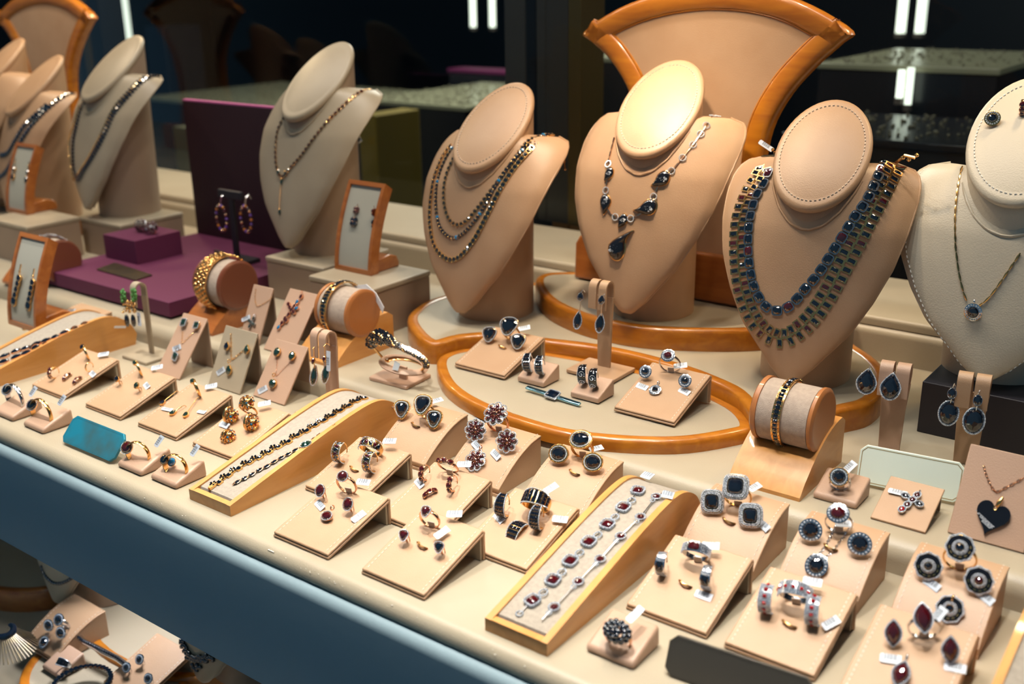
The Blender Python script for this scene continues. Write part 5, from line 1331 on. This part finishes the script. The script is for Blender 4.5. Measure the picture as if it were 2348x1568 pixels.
stud(K3, *k4([(918, 965)])[0], 'left dark green oval stud', 'oval', .42, .5, 'green', 'gold', None, group='dark green studs')
stud(K3, *k4([(1052, 1000)])[0], 'right dark green oval stud', 'oval', .42, .5, 'green', 'gold', None, group='dark green studs')
chainon(K3, k4([(920, 1020), (918, 1100), (912, 1180), (960, 1130), (1010, 1085), (1040, 1055)]), 'fine chain carrying the round green pendant', 'rosegold', .05)
pendant(K3[1], *k4([(878, 1250)])[0], 'round dark green pendant with a barcode tag', 'round', .5, .5, .28, 'green', 'gold', None, tg=(*k4([(790, 1305)])[0], 38, .15))
chainon(K4, k4([(730, 400), (722, 480), (740, 555), (800, 530), (850, 500), (885, 470)]), 'fine gold chain carrying the small silver cross', 'gold', .05)
def cross(sf, u, v, arms, label, sm, mt, halo, size, rot=0, tgp=None, name='pendant', group=None, extra=None):
    M = rootat(sf, u, v, .25); t = thing(name, label, 'pendant', M @ R(rot, 'Z'), group)
    for i, (x, y, a) in enumerate(arms):
        m_ = sm if isinstance(sm, str) else sm[i % len(sm)]
        head(t, T(x*size, y*size, .25) @ R(a, 'Z'), 'oval', .26*size, .36*size, .16*size, m_, mt, halo, 10)
    MB().tube([(0, (max(a_[1] for a_ in arms)+.62)*size + .14*math.cos(x), .25+.14*math.sin(x)) for x in [2*PI*k/10 for k in range(10)]], .05, 5, True).build('bail', MT[mt], t)
    if tgp: mktag(t, tgp[0], tgp[1], sf, None, tgp[2], .2, (1.5, .5), 5)
    return t
cross(K4[1], *k4([(690, 700)])[0], [(0, .9, 0), (0, 0, 0), (0, -.9, 0), (-.75, 0, 90), (.75, 0, 90)], 'small cross of teal stones on a fine chain', 'green', 'steel', None, .62, -18, (*k4([(640, 665)])[0], 30))
ca = [(0, 0, 0), (.1, .7, 0), (.2, 1.45, 0), (.35, 2.4, 0), (-.6, .25, 60), (-1.2, .6, 60), (.62, -.15, 75), (.75, .55, 120), (-.1, -.8, 0), (-.35, -1.5, 0), (.1, -1.7, 0), (-.45, -2.3, 0), (-.6, -3.1, 0)]
cross(K5[1], *k4([(1050, 590)])[0], ca, 'long gold cross of garnet and blue ovals', ['garnet', 'garnet', 'blue', 'garnet', 'garnet'], 'rosegold', None, .82, -8)
cross(K7[1], 2092, 1146, [(0, 0, 0), (.05, .85, 0), (-.9, .1, 90), (.9, -.1, 90), (-.05, -.9, 0), (-.15, -1.75, 0)], 'silver cross of garnets in diamond rims', ['garnet', 'garnet', 'black', 'black', 'garnet', 'red'], 'silver', 'thin', .74, -14, (2058, 1128, 2))
# heart pendant
hs = K6[1]; M = rootat(hs, 2276, 1182, .15); t = thing('pendant', 'black heart pendant with a diamond corner, hanging from a rose gold chain', 'pendant', M @ R(-8, 'Z') @ Mx.Scale(1, 4))
ho = [(1.18*math.sin(a)**3*1.05, (13*math.cos(a)-5*math.cos(2*a)-2*math.cos(3*a)-math.cos(4*a))/13*1.2) for a in [2*PI*k/40 for k in range(40)]]
MB().prism([(x, y-.1) for x, y in ho], .02, .3).build('heart', MT['enamel'], t, bevel=.08)
g = MB()
for x_ in range(-14, 12):
    for y_ in range(8):
        x, y = x_*.085, -.35-y_*.085-x_*.035
        r_ = min(math.hypot(x-a, y-b) for a, b in ho)
        inside = abs(x) < 1.2 and y > -1.25+abs(x)*.95 and r_ > .1
        if inside and y < -.30-.42*(x+.6) and x < .5: g.ball((x-.0, y, .3), .05, 1)
g.build('diamond_corner', MT['diamond'], t)
MB().tube([(.0+.13*math.cos(a), .62+.16*math.sin(a), .32) for a in [2*PI*k/12 for k in range(12)]], .05, 6, True).build('eyelet', MT['gold'], t, smooth=60)
MB().tube([(.05, .75, .3), (.12, 1.1, .45), (.18, 1.6, .3)], [.14, .2, .1], 8).build('bail', MT['gold'], t, smooth=60)
chainon(K6, [(2256, 1068), (2262, 1090), (2272, 1112), (2284, 1128), (2305, 1118), (2325, 1108), (2347, 1095)], 'rose gold chain with bright beads carrying the black heart', 'rosegold', .09, step=.28)

# small silver pieces hanging behind the busts, and tags at their backs
for lab, pts, dy, B_ in (('short gold chain tail hanging behind the right shoulder of the bust with three strands', ((1297, 335), (1299, 352), (1294, 370), (1296, 388)), 3.5, B4), ('small silver clasp hanging behind the bust with three strands', ((1222, 408), (1229, 422), (1224, 438)), 4.5, B4),
        ('small silver clasp hanging behind the bust with the thin drop necklace', ((818, 300), (828, 322), (814, 330)), 4.5, B3)):
    Y_ = ROOT[B_[0].name].translation.y+dy; w = [atY(u, v, Y_) for u, v in pts]; t = thing('hanging_clasp', lab, 'clasp', T(w[0])); g = MB().tube(catmull(w, 4), .07, 5)
    for p in w: g.ball(p, .17, 1)
    g.build('clasp_chain', MT['silver' if 'silver' in lab else 'gold'], t, world=True)
t = thing('necklace_tag', 'small barcode tag and gold clasp beside the neck of the brick link necklace bust', 'tag', T(atY(1756, 336, 106)))
mktag(t, 0, 0, M=T(atY(1756, 336, 106)).inverted() @ frame(atY(1756, 334, 104), V((.3, -1, .5))) @ R(-24, 'Z'), size=(1.7, .5))
g = MB(); [g.ball(atY(u, v, 104), .2, 1) for u, v in ((1772, 343), (1777, 350), (1782, 346))]; g.build('gold_clasp', MT['gold'], t, world=True)
t = thing('necklace_clasp', 'gold box clasp at the right shoulder of the brick link necklace bust', 'clasp', T(atY(2085, 348, 103)))
g = MB(); g.tube([atY(2055, 372, 104), atY(2075, 356, 103), atY(2098, 362, 103)], .16, 6); [g.ball(atY(u, v, 103), .22, 1) for u, v in ((2070, 362), (2084, 366), (2102, 356))]; g.build('clasp_body', MT['gold'], t, world=True)
# ================================================================ plates
def plate(label, pts, z, m, h0, h1=None, lean=None, nm='name_plate', line=None, ch=.12, wedge=True):
    """bevel cornered plate leaning on a wedge; pts are BL, BR, TR, TL pixels"""
    a, b = P(*pts[0], z+h0), P(*pts[1], z+h0); c = atX(*pts[3], a.x)
    w = (b-a).length; M = frame((a+b)/2, (b-a).cross(c-a), b-a); L = (c-a).length
    t = thing(nm, label, 'plate', M)
    k = .5; o = [(-w/2+k, 0), (w/2-k, 0), (w/2, k), (w/2, L-k), (w/2-k, L), (-w/2+k, L), (-w/2, L-k), (-w/2, k)]
    MB().prism(o, -.3, 0).build('plate_body', MT[m], t, bevel=.04)
    if line:
        i1, i2 = inset(o, .16), inset(o, .22)
        n = 8; MB().add([(*p, .012) for p in i1]+[(*p, .012) for p in i2], [(i, (i+1) % n, n+(i+1) % n, n+i) for i in range(n)]).build('gold_line', MT[line], t)
    return t
plate('dark plate, its blue sky reflection painted teal, with cut corners between the small ring blocks at the shelf edge', ((138, 1010), (256, 1060), (294, 990), (172, 950)), 0, 'teal', .35, line='teal')
plate('charcoal plate with cut corners at the bottom edge, before the red and white set', ((1521, 1545), (1850, 1660), (1850, 1560), (1541, 1452)), 0, 'plateg', .1, line='plateg')
plate('mirror plate, its bright reflection painted pale green, with a gold line, beside the small ring block', ((1962, 1105), (2200, 1155), (2232, 1080), (1978, 1018)), Z2, 'mint', .3, line='goldline')

# ================================================================ ribbon stands and their earrings
def ztop(px_base, z, px_top):
    q = P(*px_base, z); return atY(px_top[0], px_top[1], q.y-.6).z - z
rs = {}
rs[1] = ribbon_stand('curled leather stand with black teardrop earrings, on the leaf platform', (1382, 850), 4.0, ztop((1382, 850), 4.0, (1372, 646))*1.0, 6.0, .95, m='tan', base_d=4.6)
rs[2] = ribbon_stand('curled leather stand with gold framed drop earrings, behind the middle ramp', (762, 948), 0, ztop((762, 948), 0, (750, 764)), 6.2, 1.05, base_d=4.5)
rs[3] = ribbon_stand('curled leather stand with the green leafed earrings, behind the left ramp', (345, 818), 0, ztop((345, 818), 0, (330, 656)), 5.0, 1.1, m='sand', two=False, base_d=4)
rs[4] = ribbon_stand('curled leather stand with large black pear earrings, right side', (2035, 1045), Z2, ztop((2035, 1045), Z2, (2045, 836)), None, 1.15, m='rose', yaw=8)
rs[5] = ribbon_stand('curled leather stand with black oval earrings before the black box', (2210, 1066), Z2, ztop((2210, 1066), Z2, (2225, 862)), None, 1.2, m='tan', yaw=8)
def hang(top_px, Y, parts, label, group=None, mt='silver'):
    """earring hanging before a strip: parts are (u, v, shape, rx, ry, stone, halo)"""
    o = atY(*top_px, Y); F = frame(o, V((.25, -1, .25))); t = thing('earring', label, 'earring', F, group); prev = o; lk = MB()
    for (u, v, sh, rx, ry, sm, halo) in parts:
        p = atY(u, v, Y); head(t, F.inverted() @ frame(p, V((.3, -1, .3))), sh, rx, ry, min(rx, ry)*.55, sm, mt, halo, 16); lk.tube([prev+V((0, .15, 0)), p+V((0, .15, 0))], .05, 5); prev = p
    lk.tube([o, o+V((0, .5, .25)), o+V((0, .9, -.1))], .05, 5); lk.build('hook', MT[mt], t, world=True); return t
y = rs[1][1][0].y-.35
hang((1331, 672), y, [(1331, 680, 'pear', .3, .42, 'black', None), (1325, 735, 'pear', .38, .85, 'black', 'thin')], 'left black teardrop earring on the leaf platform stand', 'black teardrop earrings')
hang((1382, 680), y, [(1379, 688, 'pear', .32, .42, 'black', None), (1376, 742, 'pear', .42, .9, 'black', 'thin')], 'right black teardrop earring on the leaf platform stand', 'black teardrop earrings')
y = rs[2][1][0].y-.35
for i, (u, v) in enumerate(((717, 800), (742, 795))):
    hang((u, v), y, [(u+1, v+28, 'oval', .16, .3, 'orange' if 0 else 'garnet', None), (u+3+i*2, v+62, 'pear', .34, .95, 'green', 'thin')], '%s gold framed drop earring with a dark green centre' % ('left', 'right')[i], 'gold framed drop earrings', 'gold')
mktag(rs[2][0], 0, 0, M=ROOT[rs[2][0].name].inverted() @ frame(atY(753, 828, y-.1), V((.2, -1, .1))) @ R(90, 'Z'), size=(2.2, .5))
y = rs[3][1][0].y-.3; o = atY(297, 690, y); t = thing('earring', 'dark earrings with green leaves and gold beads on the curled stand', 'earring', T(o))
rnd = random.Random(8); g, g2, g3 = MB(), MB(), MB()
for k in range(26):
    for sx in (-1, 1):
        a = atY(283+ (sx > 0)*24 + rnd.uniform(-5, 5), rnd.uniform(662, 692), y+rnd.uniform(-.3, .3)); g.ball(a, rnd.uniform(.14, .26), 1, (1, .6, 1.2))
for k in range(30): g2.ball(atY(rnd.uniform(278, 312), rnd.uniform(690, 716), y+rnd.uniform(-.4, .3)), rnd.uniform(.1, .24), 1)
for u in (291, 306): g3.ball(atY(u, 735, y), .5, 2, (.7, .6, 1.7))
g.build('green_leaves', MT['leaf'], t, world=True); g2.build('gold_beads', MT['gold'], t, world=True, smooth=60); g3.build('dark_drops', MT['black'], t, world=True, smooth=60)
mktag(t, 0, 0, M=T(o).inverted() @ frame(atY(319, 732, y), V((.2, -1, .1))) @ R(95, 'Z'), size=(1.7, .6))
y = rs[4][1][0].y-.3
hang((1990, 850), y, [(1987, 876, 'pear', .78, 1.0, 'black', 'pave')], 'left large black pear earring with a diamond edge', 'black pear earrings')
hang((2046, 862), y, [(2042, 888, 'pear', .78, 1.05, 'black', 'pave')], 'right large black pear earring with a diamond edge', 'black pear earrings')
y = rs[5][1][0].y-.3
hang((2184, 890), y, [(2183, 902, 'oval', .34, .45, 'black', None), (2175, 947, 'oval', .75, 1.02, 'black', 'pave')], 'left black oval earring with a diamond ring, before the black box', 'black oval drop earrings')
hang((2242, 905), y, [(2242, 918, 'oval', .34, .45, 'black', None), (2233, 965, 'oval', .8, 1.08, 'black', 'pave')], 'right black oval earring with a diamond ring, before the black box', 'black oval drop earrings')
# earrings in the frames
for (u, v, s, n) in ((33, 385, 'left', 3), (64, 392, 'right', 3)): dropear(F1[1], u+4, v-22, u-4, v+20, '%s short dark drop earring in the far left frame' % s, 'navy', 1.4, n=2, hk=False)
for (a, b, s) in (((56, 605), (31, 690), 'left'), ((86, 615), (64, 700), 'right')):
    dropear(F2[1], *a, *b, '%s long chain earring of navy stones in the orange frame' % s, 'navy', 1.85, n=5, hk=False)
for i, (u, v) in enumerate(((813, 495), (860, 500))):
    r_ = rootat(F3[1], u, v, .2); t = thing('earring', '%s garnet flower earring in the orange frame between two busts' % ('left', 'right')[i], 'earring', r_, 'garnet flower earrings in the frame')
    for (dy, s) in ((.75, .8), (-.75, 1.05)):
        for a in (0, 90, 180, 270): stone(t, T(0, dy, .2) @ R(a+45, 'Z') @ T(0, .33*s, 0), 'cushion', .3*s, .3*s, .18, 'garnet' if s < 1 else 'navy', 10)
    g = MB(); [g.ball((0, dy, .3), .12, 1) for dy in (.75, -.75)]; g.tube([(0, 1.6, .1), (0, .8, .1), (0, -.7, .1)], .05, 5); g.ball((0, -.75, .12), .7, 1, (1, 1, .15)); g.ball((0, .75, .12), .55, 1, (1, 1, .15)); g.build('setting', MT['rosegold'], t, smooth=60)
# hoop earrings on the T stand
for i, (u, v) in enumerate(((508, 500), (564, 502))):
    o = atY(u, v-50, TREE.y-.6); c = atY(u, v, TREE.y-.6); t = thing('earring', '%s oval hoop earring of purple and orange beads on the black T stand' % ('left', 'right')[i], 'earring', T(c), 'beaded hoop earrings')
    ms = {k: MB() for k in ('purple', 'orange', 'garnet', 'rosegold')}; kk = list(ms)
    for k in range(18):
        a = 2*PI*k/18; ms[kk[(k*3+i) % 4]].ball(c+V((1.15*math.cos(a), 0, 1.9*math.sin(a))), .27, 1)
    for k_, m_ in ms.items(): m_.build('beads', MT[k_], t, world=True, smooth=60)
    MB().tube([c+V((0, 0, 1.9)), o, o+V((0, .5, .3)), o+V((0, .9, -.4))], .12, 6).build('hook', MT['steel'], t, world=True)
# two beaded rings on the plum block
for i, (u, v) in enumerate(((326, 512), (347, 517))):
    o = P(u, v+18, 8.7); o.z = 8.6; t = thing('ring', '%s round ring of wine red and pale beads on the plum block' % ('left', 'right')[i], 'ring', T(o), 'wine red bead rings')
    rnd = random.Random(i+20); g, g2 = MB(), MB()
    for k in range(60):
        d = V((rnd.uniform(-1, 1), rnd.uniform(-1, 1), rnd.uniform(-.5, 1))).normalized(); (g2 if k % 7 == 0 else g).ball(V((0, 0, 1.0))+o+d*.85, .25, 1)
    g.build('wine_beads', MT['garnet'], t, world=True, smooth=60); g2.build('pale_beads', MT['diamond'], t, world=True)
    MB().tube([o+V((.8*math.sin(a)+.4, 0, .75+.7*math.cos(a))) for a in [2*PI*k/20 for k in range(20)]], .1, 6, True).build('band', MT['rosegold'], t, world=True)

# ================================================================ lower case at the bottom left
def rimell(label, c, a, b, z0, z1, m='wood'):
    return rimmed('oval_platform', label, 'display platform', ellpoly(c.x, c.y, a, b, 48), z0, z1, 1.2, MT[m], MT['tier'])
def lowbust(u, v, zb, label, s=1.0):
    c = P(u, v, zb+1.9); return bust(label, c.x, c.y+7.0*s, zb, s, 0, 'sand', 'dark2', None, group='busts in the lower case')
MT['dark2'] = MT['taupe']
zl = ZL+2.6
c = P(240, 1548, zl-.4); rimell('leaf shaped amber platform in the lower case at the bottom left', V((c.x, c.y, 0)), 11.0, 8.4, ZL, zl-.4)
c = P(250, 1470, zl); rimell('amber platform in the lower case, behind the leaf shaped one', V((c.x+3.0, c.y+8.5, 0)), 15, 10.5, ZL, zl)
c = P(20, 1350, zl); rimell('dark red platform in the lower case at the far left edge', V((c.x-8, c.y+6, 0)), 14, 9, ZL, zl+.4, 'woodred')
L1 = lowbust(135, 1372, zl, 'cream bust in the lower case with a short black bead strand')
L2 = lowbust(468, 1552, zl, 'cream bust in the lower case with a black fan shaped necklace')
necklace(L1, scr([(350, 380), (370, 430), (420, 490), (470, 520), (530, 520), (600, 490), (660, 440)], 0, 1200, 3.787), 'short black bead strand on the bust in the lower case', 'bead', .5, s=1.4, sm='navy', mt='steel')
al = along(L2[1], scr([(1590, 1030), (1620, 1110), (1680, 1180), (1760, 1180), (1840, 1170)], 0, 1200, 3.787), .12, .4); t = thing('necklace', 'black fan shaped necklace on the second bust in the lower case', 'necklace', T(al[0][0]))
g = MB()
for k, x in enumerate(al):
    for j in range(5): g.ball(x[0]+V((rnd.uniform(-.5, .5), -.1, rnd.uniform(-1.2 if 3 < k < 9 else -.3, .4))), .28, 1)
g.build('dark_beads', MT['navy'], t, world=True, smooth=60)
q = P(128, 1520, zl); lc = curved_stand(q.x-3.3, q.y, 'curved leather stand in the lower case with blue halo jewels', zl-.4, 6.6, 7.0, 3.6)
for u, v, lab, f in ((136, 1418, 'topmost', ring), (111, 1433, 'left', earring), (139, 1450, 'right', earring), (100, 1472, 'lowest', pendant)):
    f(lc[1], u, v, '%s blue jewel with a pale halo on the stand in the lower case' % lab, 'oval', .5, .42, .25, 'navy', 'silver', 'spike')
t = thing('bangle', 'blue and silver bar bangle in the lower case at the bottom left', 'bangle', T(P(230, 1480, zl)))
pth = [P(u, v, zl+1.5) for u, v in ((172, 1452), (190, 1470), (215, 1482), (240, 1495), (270, 1510), (290, 1525))]
MB().tube(pth, .35, 8).build('bar', MT['silver'], t, world=True, smooth=60); g = MB()
for p in resample(pth, .4): g.ball(p+V((0, -.2, .3)), .2, 1)
g.build('blue_stones', MT['navy'], t, world=True)
q = P(132, 1551, zl); b = small_block('small ring block in the lower case', q.x-1.5, q.y, zl-.4, 3.6, 3.4)
bandring(b[1], 140, 1512, 'dark band ring on the small block in the lower case', 'black', .8, .9, 'silver')
q = P(300, 1560, zl); b = flap_stand(q.x+1, q.y-2, 'folded leather stand in the lower case, cut off by the bottom edge', zl-.4)
for u, v, lab in ((320, 1511, 'upper'), (290, 1530, 'left'), (340, 1555, 'lower')): earring(b[1], u, v, '%s small silver jewel on the folded stand in the lower case' % lab, 'oval', .3, .3, .2, 'navy', 'silver', 'spike')
t = thing('bangle', 'round blue stone bangle lying at the bottom edge of the lower case', 'bangle', T(P(180, 1560, zl)))
cc = P(190, 1575, zl+.5); g = MB(); [g.ball(cc+V((3.0*math.cos(2*PI*k/36), 3.0*math.sin(2*PI*k/36), .6)), .33, 1) for k in range(36)]; g.build('blue_beads', MT['navy'], t, world=True)
t = thing('tiara', 'silver fan shaped collar with dark stones at the left edge of the lower case', 'collar', T(P(20, 1470, zl)))
cc = P(8, 1462, zl+2.5); g, g2 = MB(), MB()
for k in range(26):
    a = math.radians(-110+k*8); g.tube([cc+V((1.6*math.cos(a), 1.2*math.sin(a), .8)), cc+V((4.2*math.cos(a), 3.2*math.sin(a), -1.2))], .09, 5); g2.ball(cc+V((1.5*math.cos(a), 1.1*math.sin(a), 1.0)), .42, 1)
g.build('silver_rays', MT['bronze'], t, world=True); g2.build('dark_stones', MT['navy'], t, world=True)

# ================================================================ shop beyond the window
def shopbox(name, label, u0, v0, u1, v1, Y, d, m, cat='counter', z1=None, h=None):
    a = atY(u0, v0, Y); b = atY(u1, v1, Y); zt = max(a.z, b.z); zb = -80
    t = MB().box(0, 0, zb, b.x-a.x, d, zt).build(name, MT[m], None, T(a.x, Y, 0), bevel=.3)
    return tag(t, label, cat)
def post(label, u0, u1, Y, bands, group=None):
    a, b = atY(u0, 300, Y), atY(u1, 300, Y); w = b.x-a.x
    t = thing('window_post', label, 'post', T(a.x, Y, Z3), group); x = 0
    for f, m in bands:
        MB().box(x, 0 if m != 'brass' else -.5, 0, x+w*f, 6, 75).build('metal_panel', MT[m], t, bevel=.15); x += w*f
post('polished brass and chrome post beyond the window, behind the middle busts', 1160, 1335, 137, [(.28, 'chrome'), (.14, 'dark'), (.12, 'chrome'), (.3, 'steel' if 0 else 'chrome'), (.16, 'brass')])
post('narrow brass post beyond the window at the left', 190, 262, 137, [(.2, 'brass'), (.25, 'dark'), (.2, 'brass'), (.35, 'dark')])
def jewels(name, label, u0, v0, u1, v1, Y, d, n, seed, m='beads'):
    rnd = random.Random(seed); a = atY(u0, v0, Y); b = atY(u1, v1, Y); mb = MB()
    for k in range(n):
        f = rnd.random(); x = a.x+(b.x-a.x)*f; y = Y+rnd.uniform(0, d); z = a.z+(b.z-a.z)*rnd.random()*.0+max(a.z, b.z)*0; mb.ball((x, y, rnd.uniform(0, .6)), rnd.uniform(.3, .9), 1)
    zt = min(a.z, b.z)
    for p in mb.v: p.z += zt
    return tag(mb.build(name, MT[m]), label, 'jewellery', kind='stuff')
def counter(label, u0, u1, v, Y, d, h, seed, n=260, m='counter', bm='beads'):
    a, b = atY(u0, v, Y), atY(u1, v, Y); z = (a.z+b.z)/2
    t = thing('shop_counter', label, 'counter', T(a.x, Y, -80)); h = z+80
    MB().box(0, 0, 0, b.x-a.x, d, h-1.2).build('dark_front', MT['cdark'], t); MB().box(-.5, -.5, h-1.2, b.x-a.x+.5, d, h).build('counter_top', MT[m], t, bevel=.2)
    if n:
        rnd = random.Random(seed); g = MB()
        for k in range(n): g.ball((a.x+(b.x-a.x)*rnd.random(), Y+rnd.uniform(.5, d), z+.2), rnd.uniform(.15, .42), 1)
        tag(g.build('jewellery_pieces', MT[bm]), 'blurred small jewellery laid out on the ' + label.split(',')[0], 'jewellery', kind='stuff')
counter('olive lit shop counter beyond the window, left of centre', 330, 640, 235, 215, 60, 40, 1, 420, 'counter')
counter('middle shop counter beyond the window, between the second and third bust', 830, 1065, 235, 215, 55, 40, 2, 420, 'counter')
counter('pale shop counter beyond the window at the upper right', 1880, 2290, 150, 215, 48, 40, 3, 120, 'counter')
counter('short pale shop counter beyond the window behind the fan backdrop', 1338, 1440, 130, 215, 30, 40, 4, 40)
counter('low glass shop counter beyond the window at the right', 1800, 2600, 330, 170, 32, 3, 5, 200, 'cdark')
shopbox('yellow_cloth_block', 'yellow cloth, drawn as a block, beyond the window, right of the second bust', 820, 262, 868, 400, 165, 14, 'yellow', 'cabinet')  # a yellow cloth, simplified to a block reaching the floor
shopbox('cream_block', 'grey cream block beyond the window under the shop counters at the left', 395, 290, 440, 385, 165, 14, 'counter', 'block')
counter('dark cabinet with a magenta top, beyond the window beside the brass post', 1030, 1165, 160, 290, 8, 30, 9, 0, 'magenta')
if 0: shopbox('amber_cabinet', 'blurred amber cabinet beyond the window behind the second bust', 790, 100, 850, 175, 260, 20, 'orangecloth', 'box')
shopbox('blue_garment', 'dark blue garment, drawn as a block, beyond the window at the upper left', 330, 60, 385, 160, 300, 20, 'navycloth', 'cabinet')  # a dark blue garment, simplified to a block reaching the floor
shopbox('pink_pouch', 'low pinkish pouch, drawn as a block, beyond the window, beside the post', 1265, 375, 1306, 470, 150, 6, 'orangecloth', 'pouch')  # a pinkish pouch, simplified to a block reaching the floor
def tube_lamp(label, u, v0, v1, Y, w):
    a, b = atY(u, v0, Y), atY(u, v1, Y); t = thing('lamp_and_reflection_tube', label, 'lamp', T(a.x, Y, b.z), 'lit lamp tubes in the shop')
    wx = w*Y/2447*.78
    MB().tube([(0, 0, 0), (0, 0, a.z-b.z)], wx/2, 12).build('lit_tube', MT['tube'], t, smooth=50)
    MB().lathe([(wx*.6, -1.2), (wx*.6, 0)], 12).build('end_cap', MT['chrome'], t)
for lab, u, v0, v1, w in (('first lit lamp tube right of the second bust', 1082, -60, 62, 22), ('second lit lamp tube right of the second bust', 1127, -60, 62, 22), ('left lit lamp tube at the upper right', 2078, -60, 76, 26), ('right lit lamp tube at the upper right', 2123, -60, 76, 26),
        ('left short glowing tube added for a lamp reflection, under the pale counter at the right', 2068, 160, 225, 20), ('right short glowing tube added for a lamp reflection, under the pale counter at the right', 2090, 155, 240, 20), ('lit lamp tube above the cream bust at the left', 278, -60, 102, 26)):  # the two short tubes are added for lamp reflections in counter glass
    tube_lamp(lab, u, v0, v1, 212 if 'short' in lab else 330, w)
q = P(300, 500, 9)

# ================================================================ light
W = bpy.data.worlds.new('world'); bpy.context.scene.world = W; W.use_nodes = True; nt = W.node_tree; bgn = nt.nodes['Background']
tc = nt.nodes.new('ShaderNodeTexCoord'); sp = nt.nodes.new('ShaderNodeSeparateXYZ'); rp = nt.nodes.new('ShaderNodeValToRGB'); mr = nt.nodes.new('ShaderNodeMapRange')
mr.inputs['From Min'].default_value = -1; mr.inputs['From Max'].default_value = 1
nt.links.new(tc.outputs['Generated'], sp.inputs[0]); nt.links.new(sp.outputs[1], mr.inputs[0]); nt.links.new(mr.outputs[0], rp.inputs[0]); nt.links.new(rp.outputs[0], bgn.inputs[0])
e = rp.color_ramp.elements; e[0].position = 0; e[0].color = (.065, .12, .165, 1); e[1].position = .62; e[1].color = (.004, .006, .010, 1)
x = e.new(.3); x.color = (.05, .105, .155, 1); x = e.new(.48); x.color = (.006, .014, .024, 1)
bgn.inputs['Strength'].default_value = 1.0
# blue patches added to the world, unseen, for gem glints and cool fill
vo = nt.nodes.new('ShaderNodeTexBrick'); vo.inputs['Scale'].default_value = 3.2; vo.inputs['Mortar Size'].default_value = .16; vo.inputs['Mortar Smooth'].default_value = .1
vo.inputs['Color1'].default_value = (1.5, 2.3, 3.0, 1); vo.inputs['Color2'].default_value = (0, 0, 0, 1); vo.inputs['Mortar'].default_value = (0, 0, 0, 1); vo.inputs['Bias'].default_value = -.35
cmb = nt.nodes.new('ShaderNodeCombineXYZ'); ms = nt.nodes.new('ShaderNodeMapRange'); ms.inputs['From Min'].default_value = -.02; ms.inputs['From Max'].default_value = -.22
nt.links.new(sp.outputs[0], cmb.inputs[0]); nt.links.new(sp.outputs[2], cmb.inputs[1]); nt.links.new(cmb.outputs[0], vo.inputs['Vector']); nt.links.new(sp.outputs[1], ms.inputs[0])
ml = nt.nodes.new('ShaderNodeMix'); ml.data_type = 'RGBA'; ml.blend_type = 'ADD'; ml.inputs['Factor'].default_value = 1
mk = nt.nodes.new('ShaderNodeMix'); mk.data_type = 'RGBA'; mk.inputs['A'].default_value = (0, 0, 0, 1)
nt.links.new(ms.outputs[0], mk.inputs['Factor']); nt.links.new(vo.outputs['Color'], mk.inputs['B'])
nt.links.new(rp.outputs[0], ml.inputs['A']); nt.links.new(mk.outputs['Result'], ml.inputs['B']); nt.links.new(ml.outputs['Result'], bgn.inputs[0])
def area(name, loc, tgt, size, power, col, shape='DISK', sy=None):
    l = bpy.data.lights.new(name, 'AREA'); l.shape = shape; l.size = size*K; l.energy = power; l.color = col
    if sy: l.size_y = sy*K
    o = bpy.data.objects.new(name, l); COL.objects.link(o); o.location = V(loc)*K
    o.rotation_euler = (V(tgt)-V(loc)).to_track_quat('-Z', 'Y').to_euler(); return o
WARM = (1, .80, .58); WHITE = (1, .92, .81)
for i, (x, y, z, p, c, s) in enumerate(((-200, 70, 90, 3.2, WHITE, 6), (-155, 68, 90, 3.6, WHITE, 6), (-115, 66, 90, 4.2, WHITE, 6), (-80, 64, 90, 4.6, WHITE, 6), (-48, 64, 90, 4.8, WHITE, 6), (-20, 66, 90, 3.4, WHITE, 6))):
    area('front_lamp', (x, 54, z), (x+4, 58, 0), s, p*.25, (1, .94, .86)).data.spread = math.radians(62)
    area('case_lamp', (x, 90, 145), (x+3, 86, 0), 8, p*.90, c)
for x in (-205, -160, -112, -60, -15):
    area('back_lamp', (x, 100, 88), (x, 98, 0), 6, .4, WARM)
area('bust_spot', (-60, 88, 72), (-59, 105, 31), 4, .42, (1, .80, .58)).data.spread = math.radians(50)
area('bust_spot', (-60, 100, 72), (-59, 112, 31), 4, 1.0, (1, .70, .38))
area('bust_spot', (-188, 92, 80), (-192, 108, 26), 5, 1.6, (1, .78, .52))
area('ledge_lamp', (-20, 124, 70), (-34, 116, 0), 6, 1.6, (1, .74, .42))
area('ledge_lamp', (-178, 124, 70), (-178, 116, 0), 6, 1.6, (1, .74, .42))
area('lower_case_lamp', (-105, 66, -3), (-108, 58, -32), 8, 2.0, (.95, .95, 1))
area('shop_lamp', (-170, 240, 120), (-180, 250, 0), 60, 34, (1, .95, .8))
area('shop_lamp', (60, 250, 120), (60, 250, 0), 60, 10, (1, .95, .8))
# ================================================================ camera
cd = bpy.data.cameras.new('camera'); co = bpy.data.objects.new('camera', cd); COL.objects.link(co)
Mc = Mx((RT, UP, -FW)).transposed().to_4x4(); Mc.translation = CAM*K; co.matrix_world = Mc
cd.sensor_width = 36; cd.lens = FPX/2348*36; cd.clip_start = .01; cd.clip_end = 50
cd.dof.use_dof = True; cd.dof.focus_distance = .99; cd.dof.aperture_fstop = 5.2
sc = bpy.context.scene; sc.camera = co
sc.view_settings.view_transform = 'Standard'; sc.view_settings.look = 'None'; sc.view_settings.exposure = -.08; sc.view_settings.gamma = 1
sc.view_settings.use_curve_mapping = False
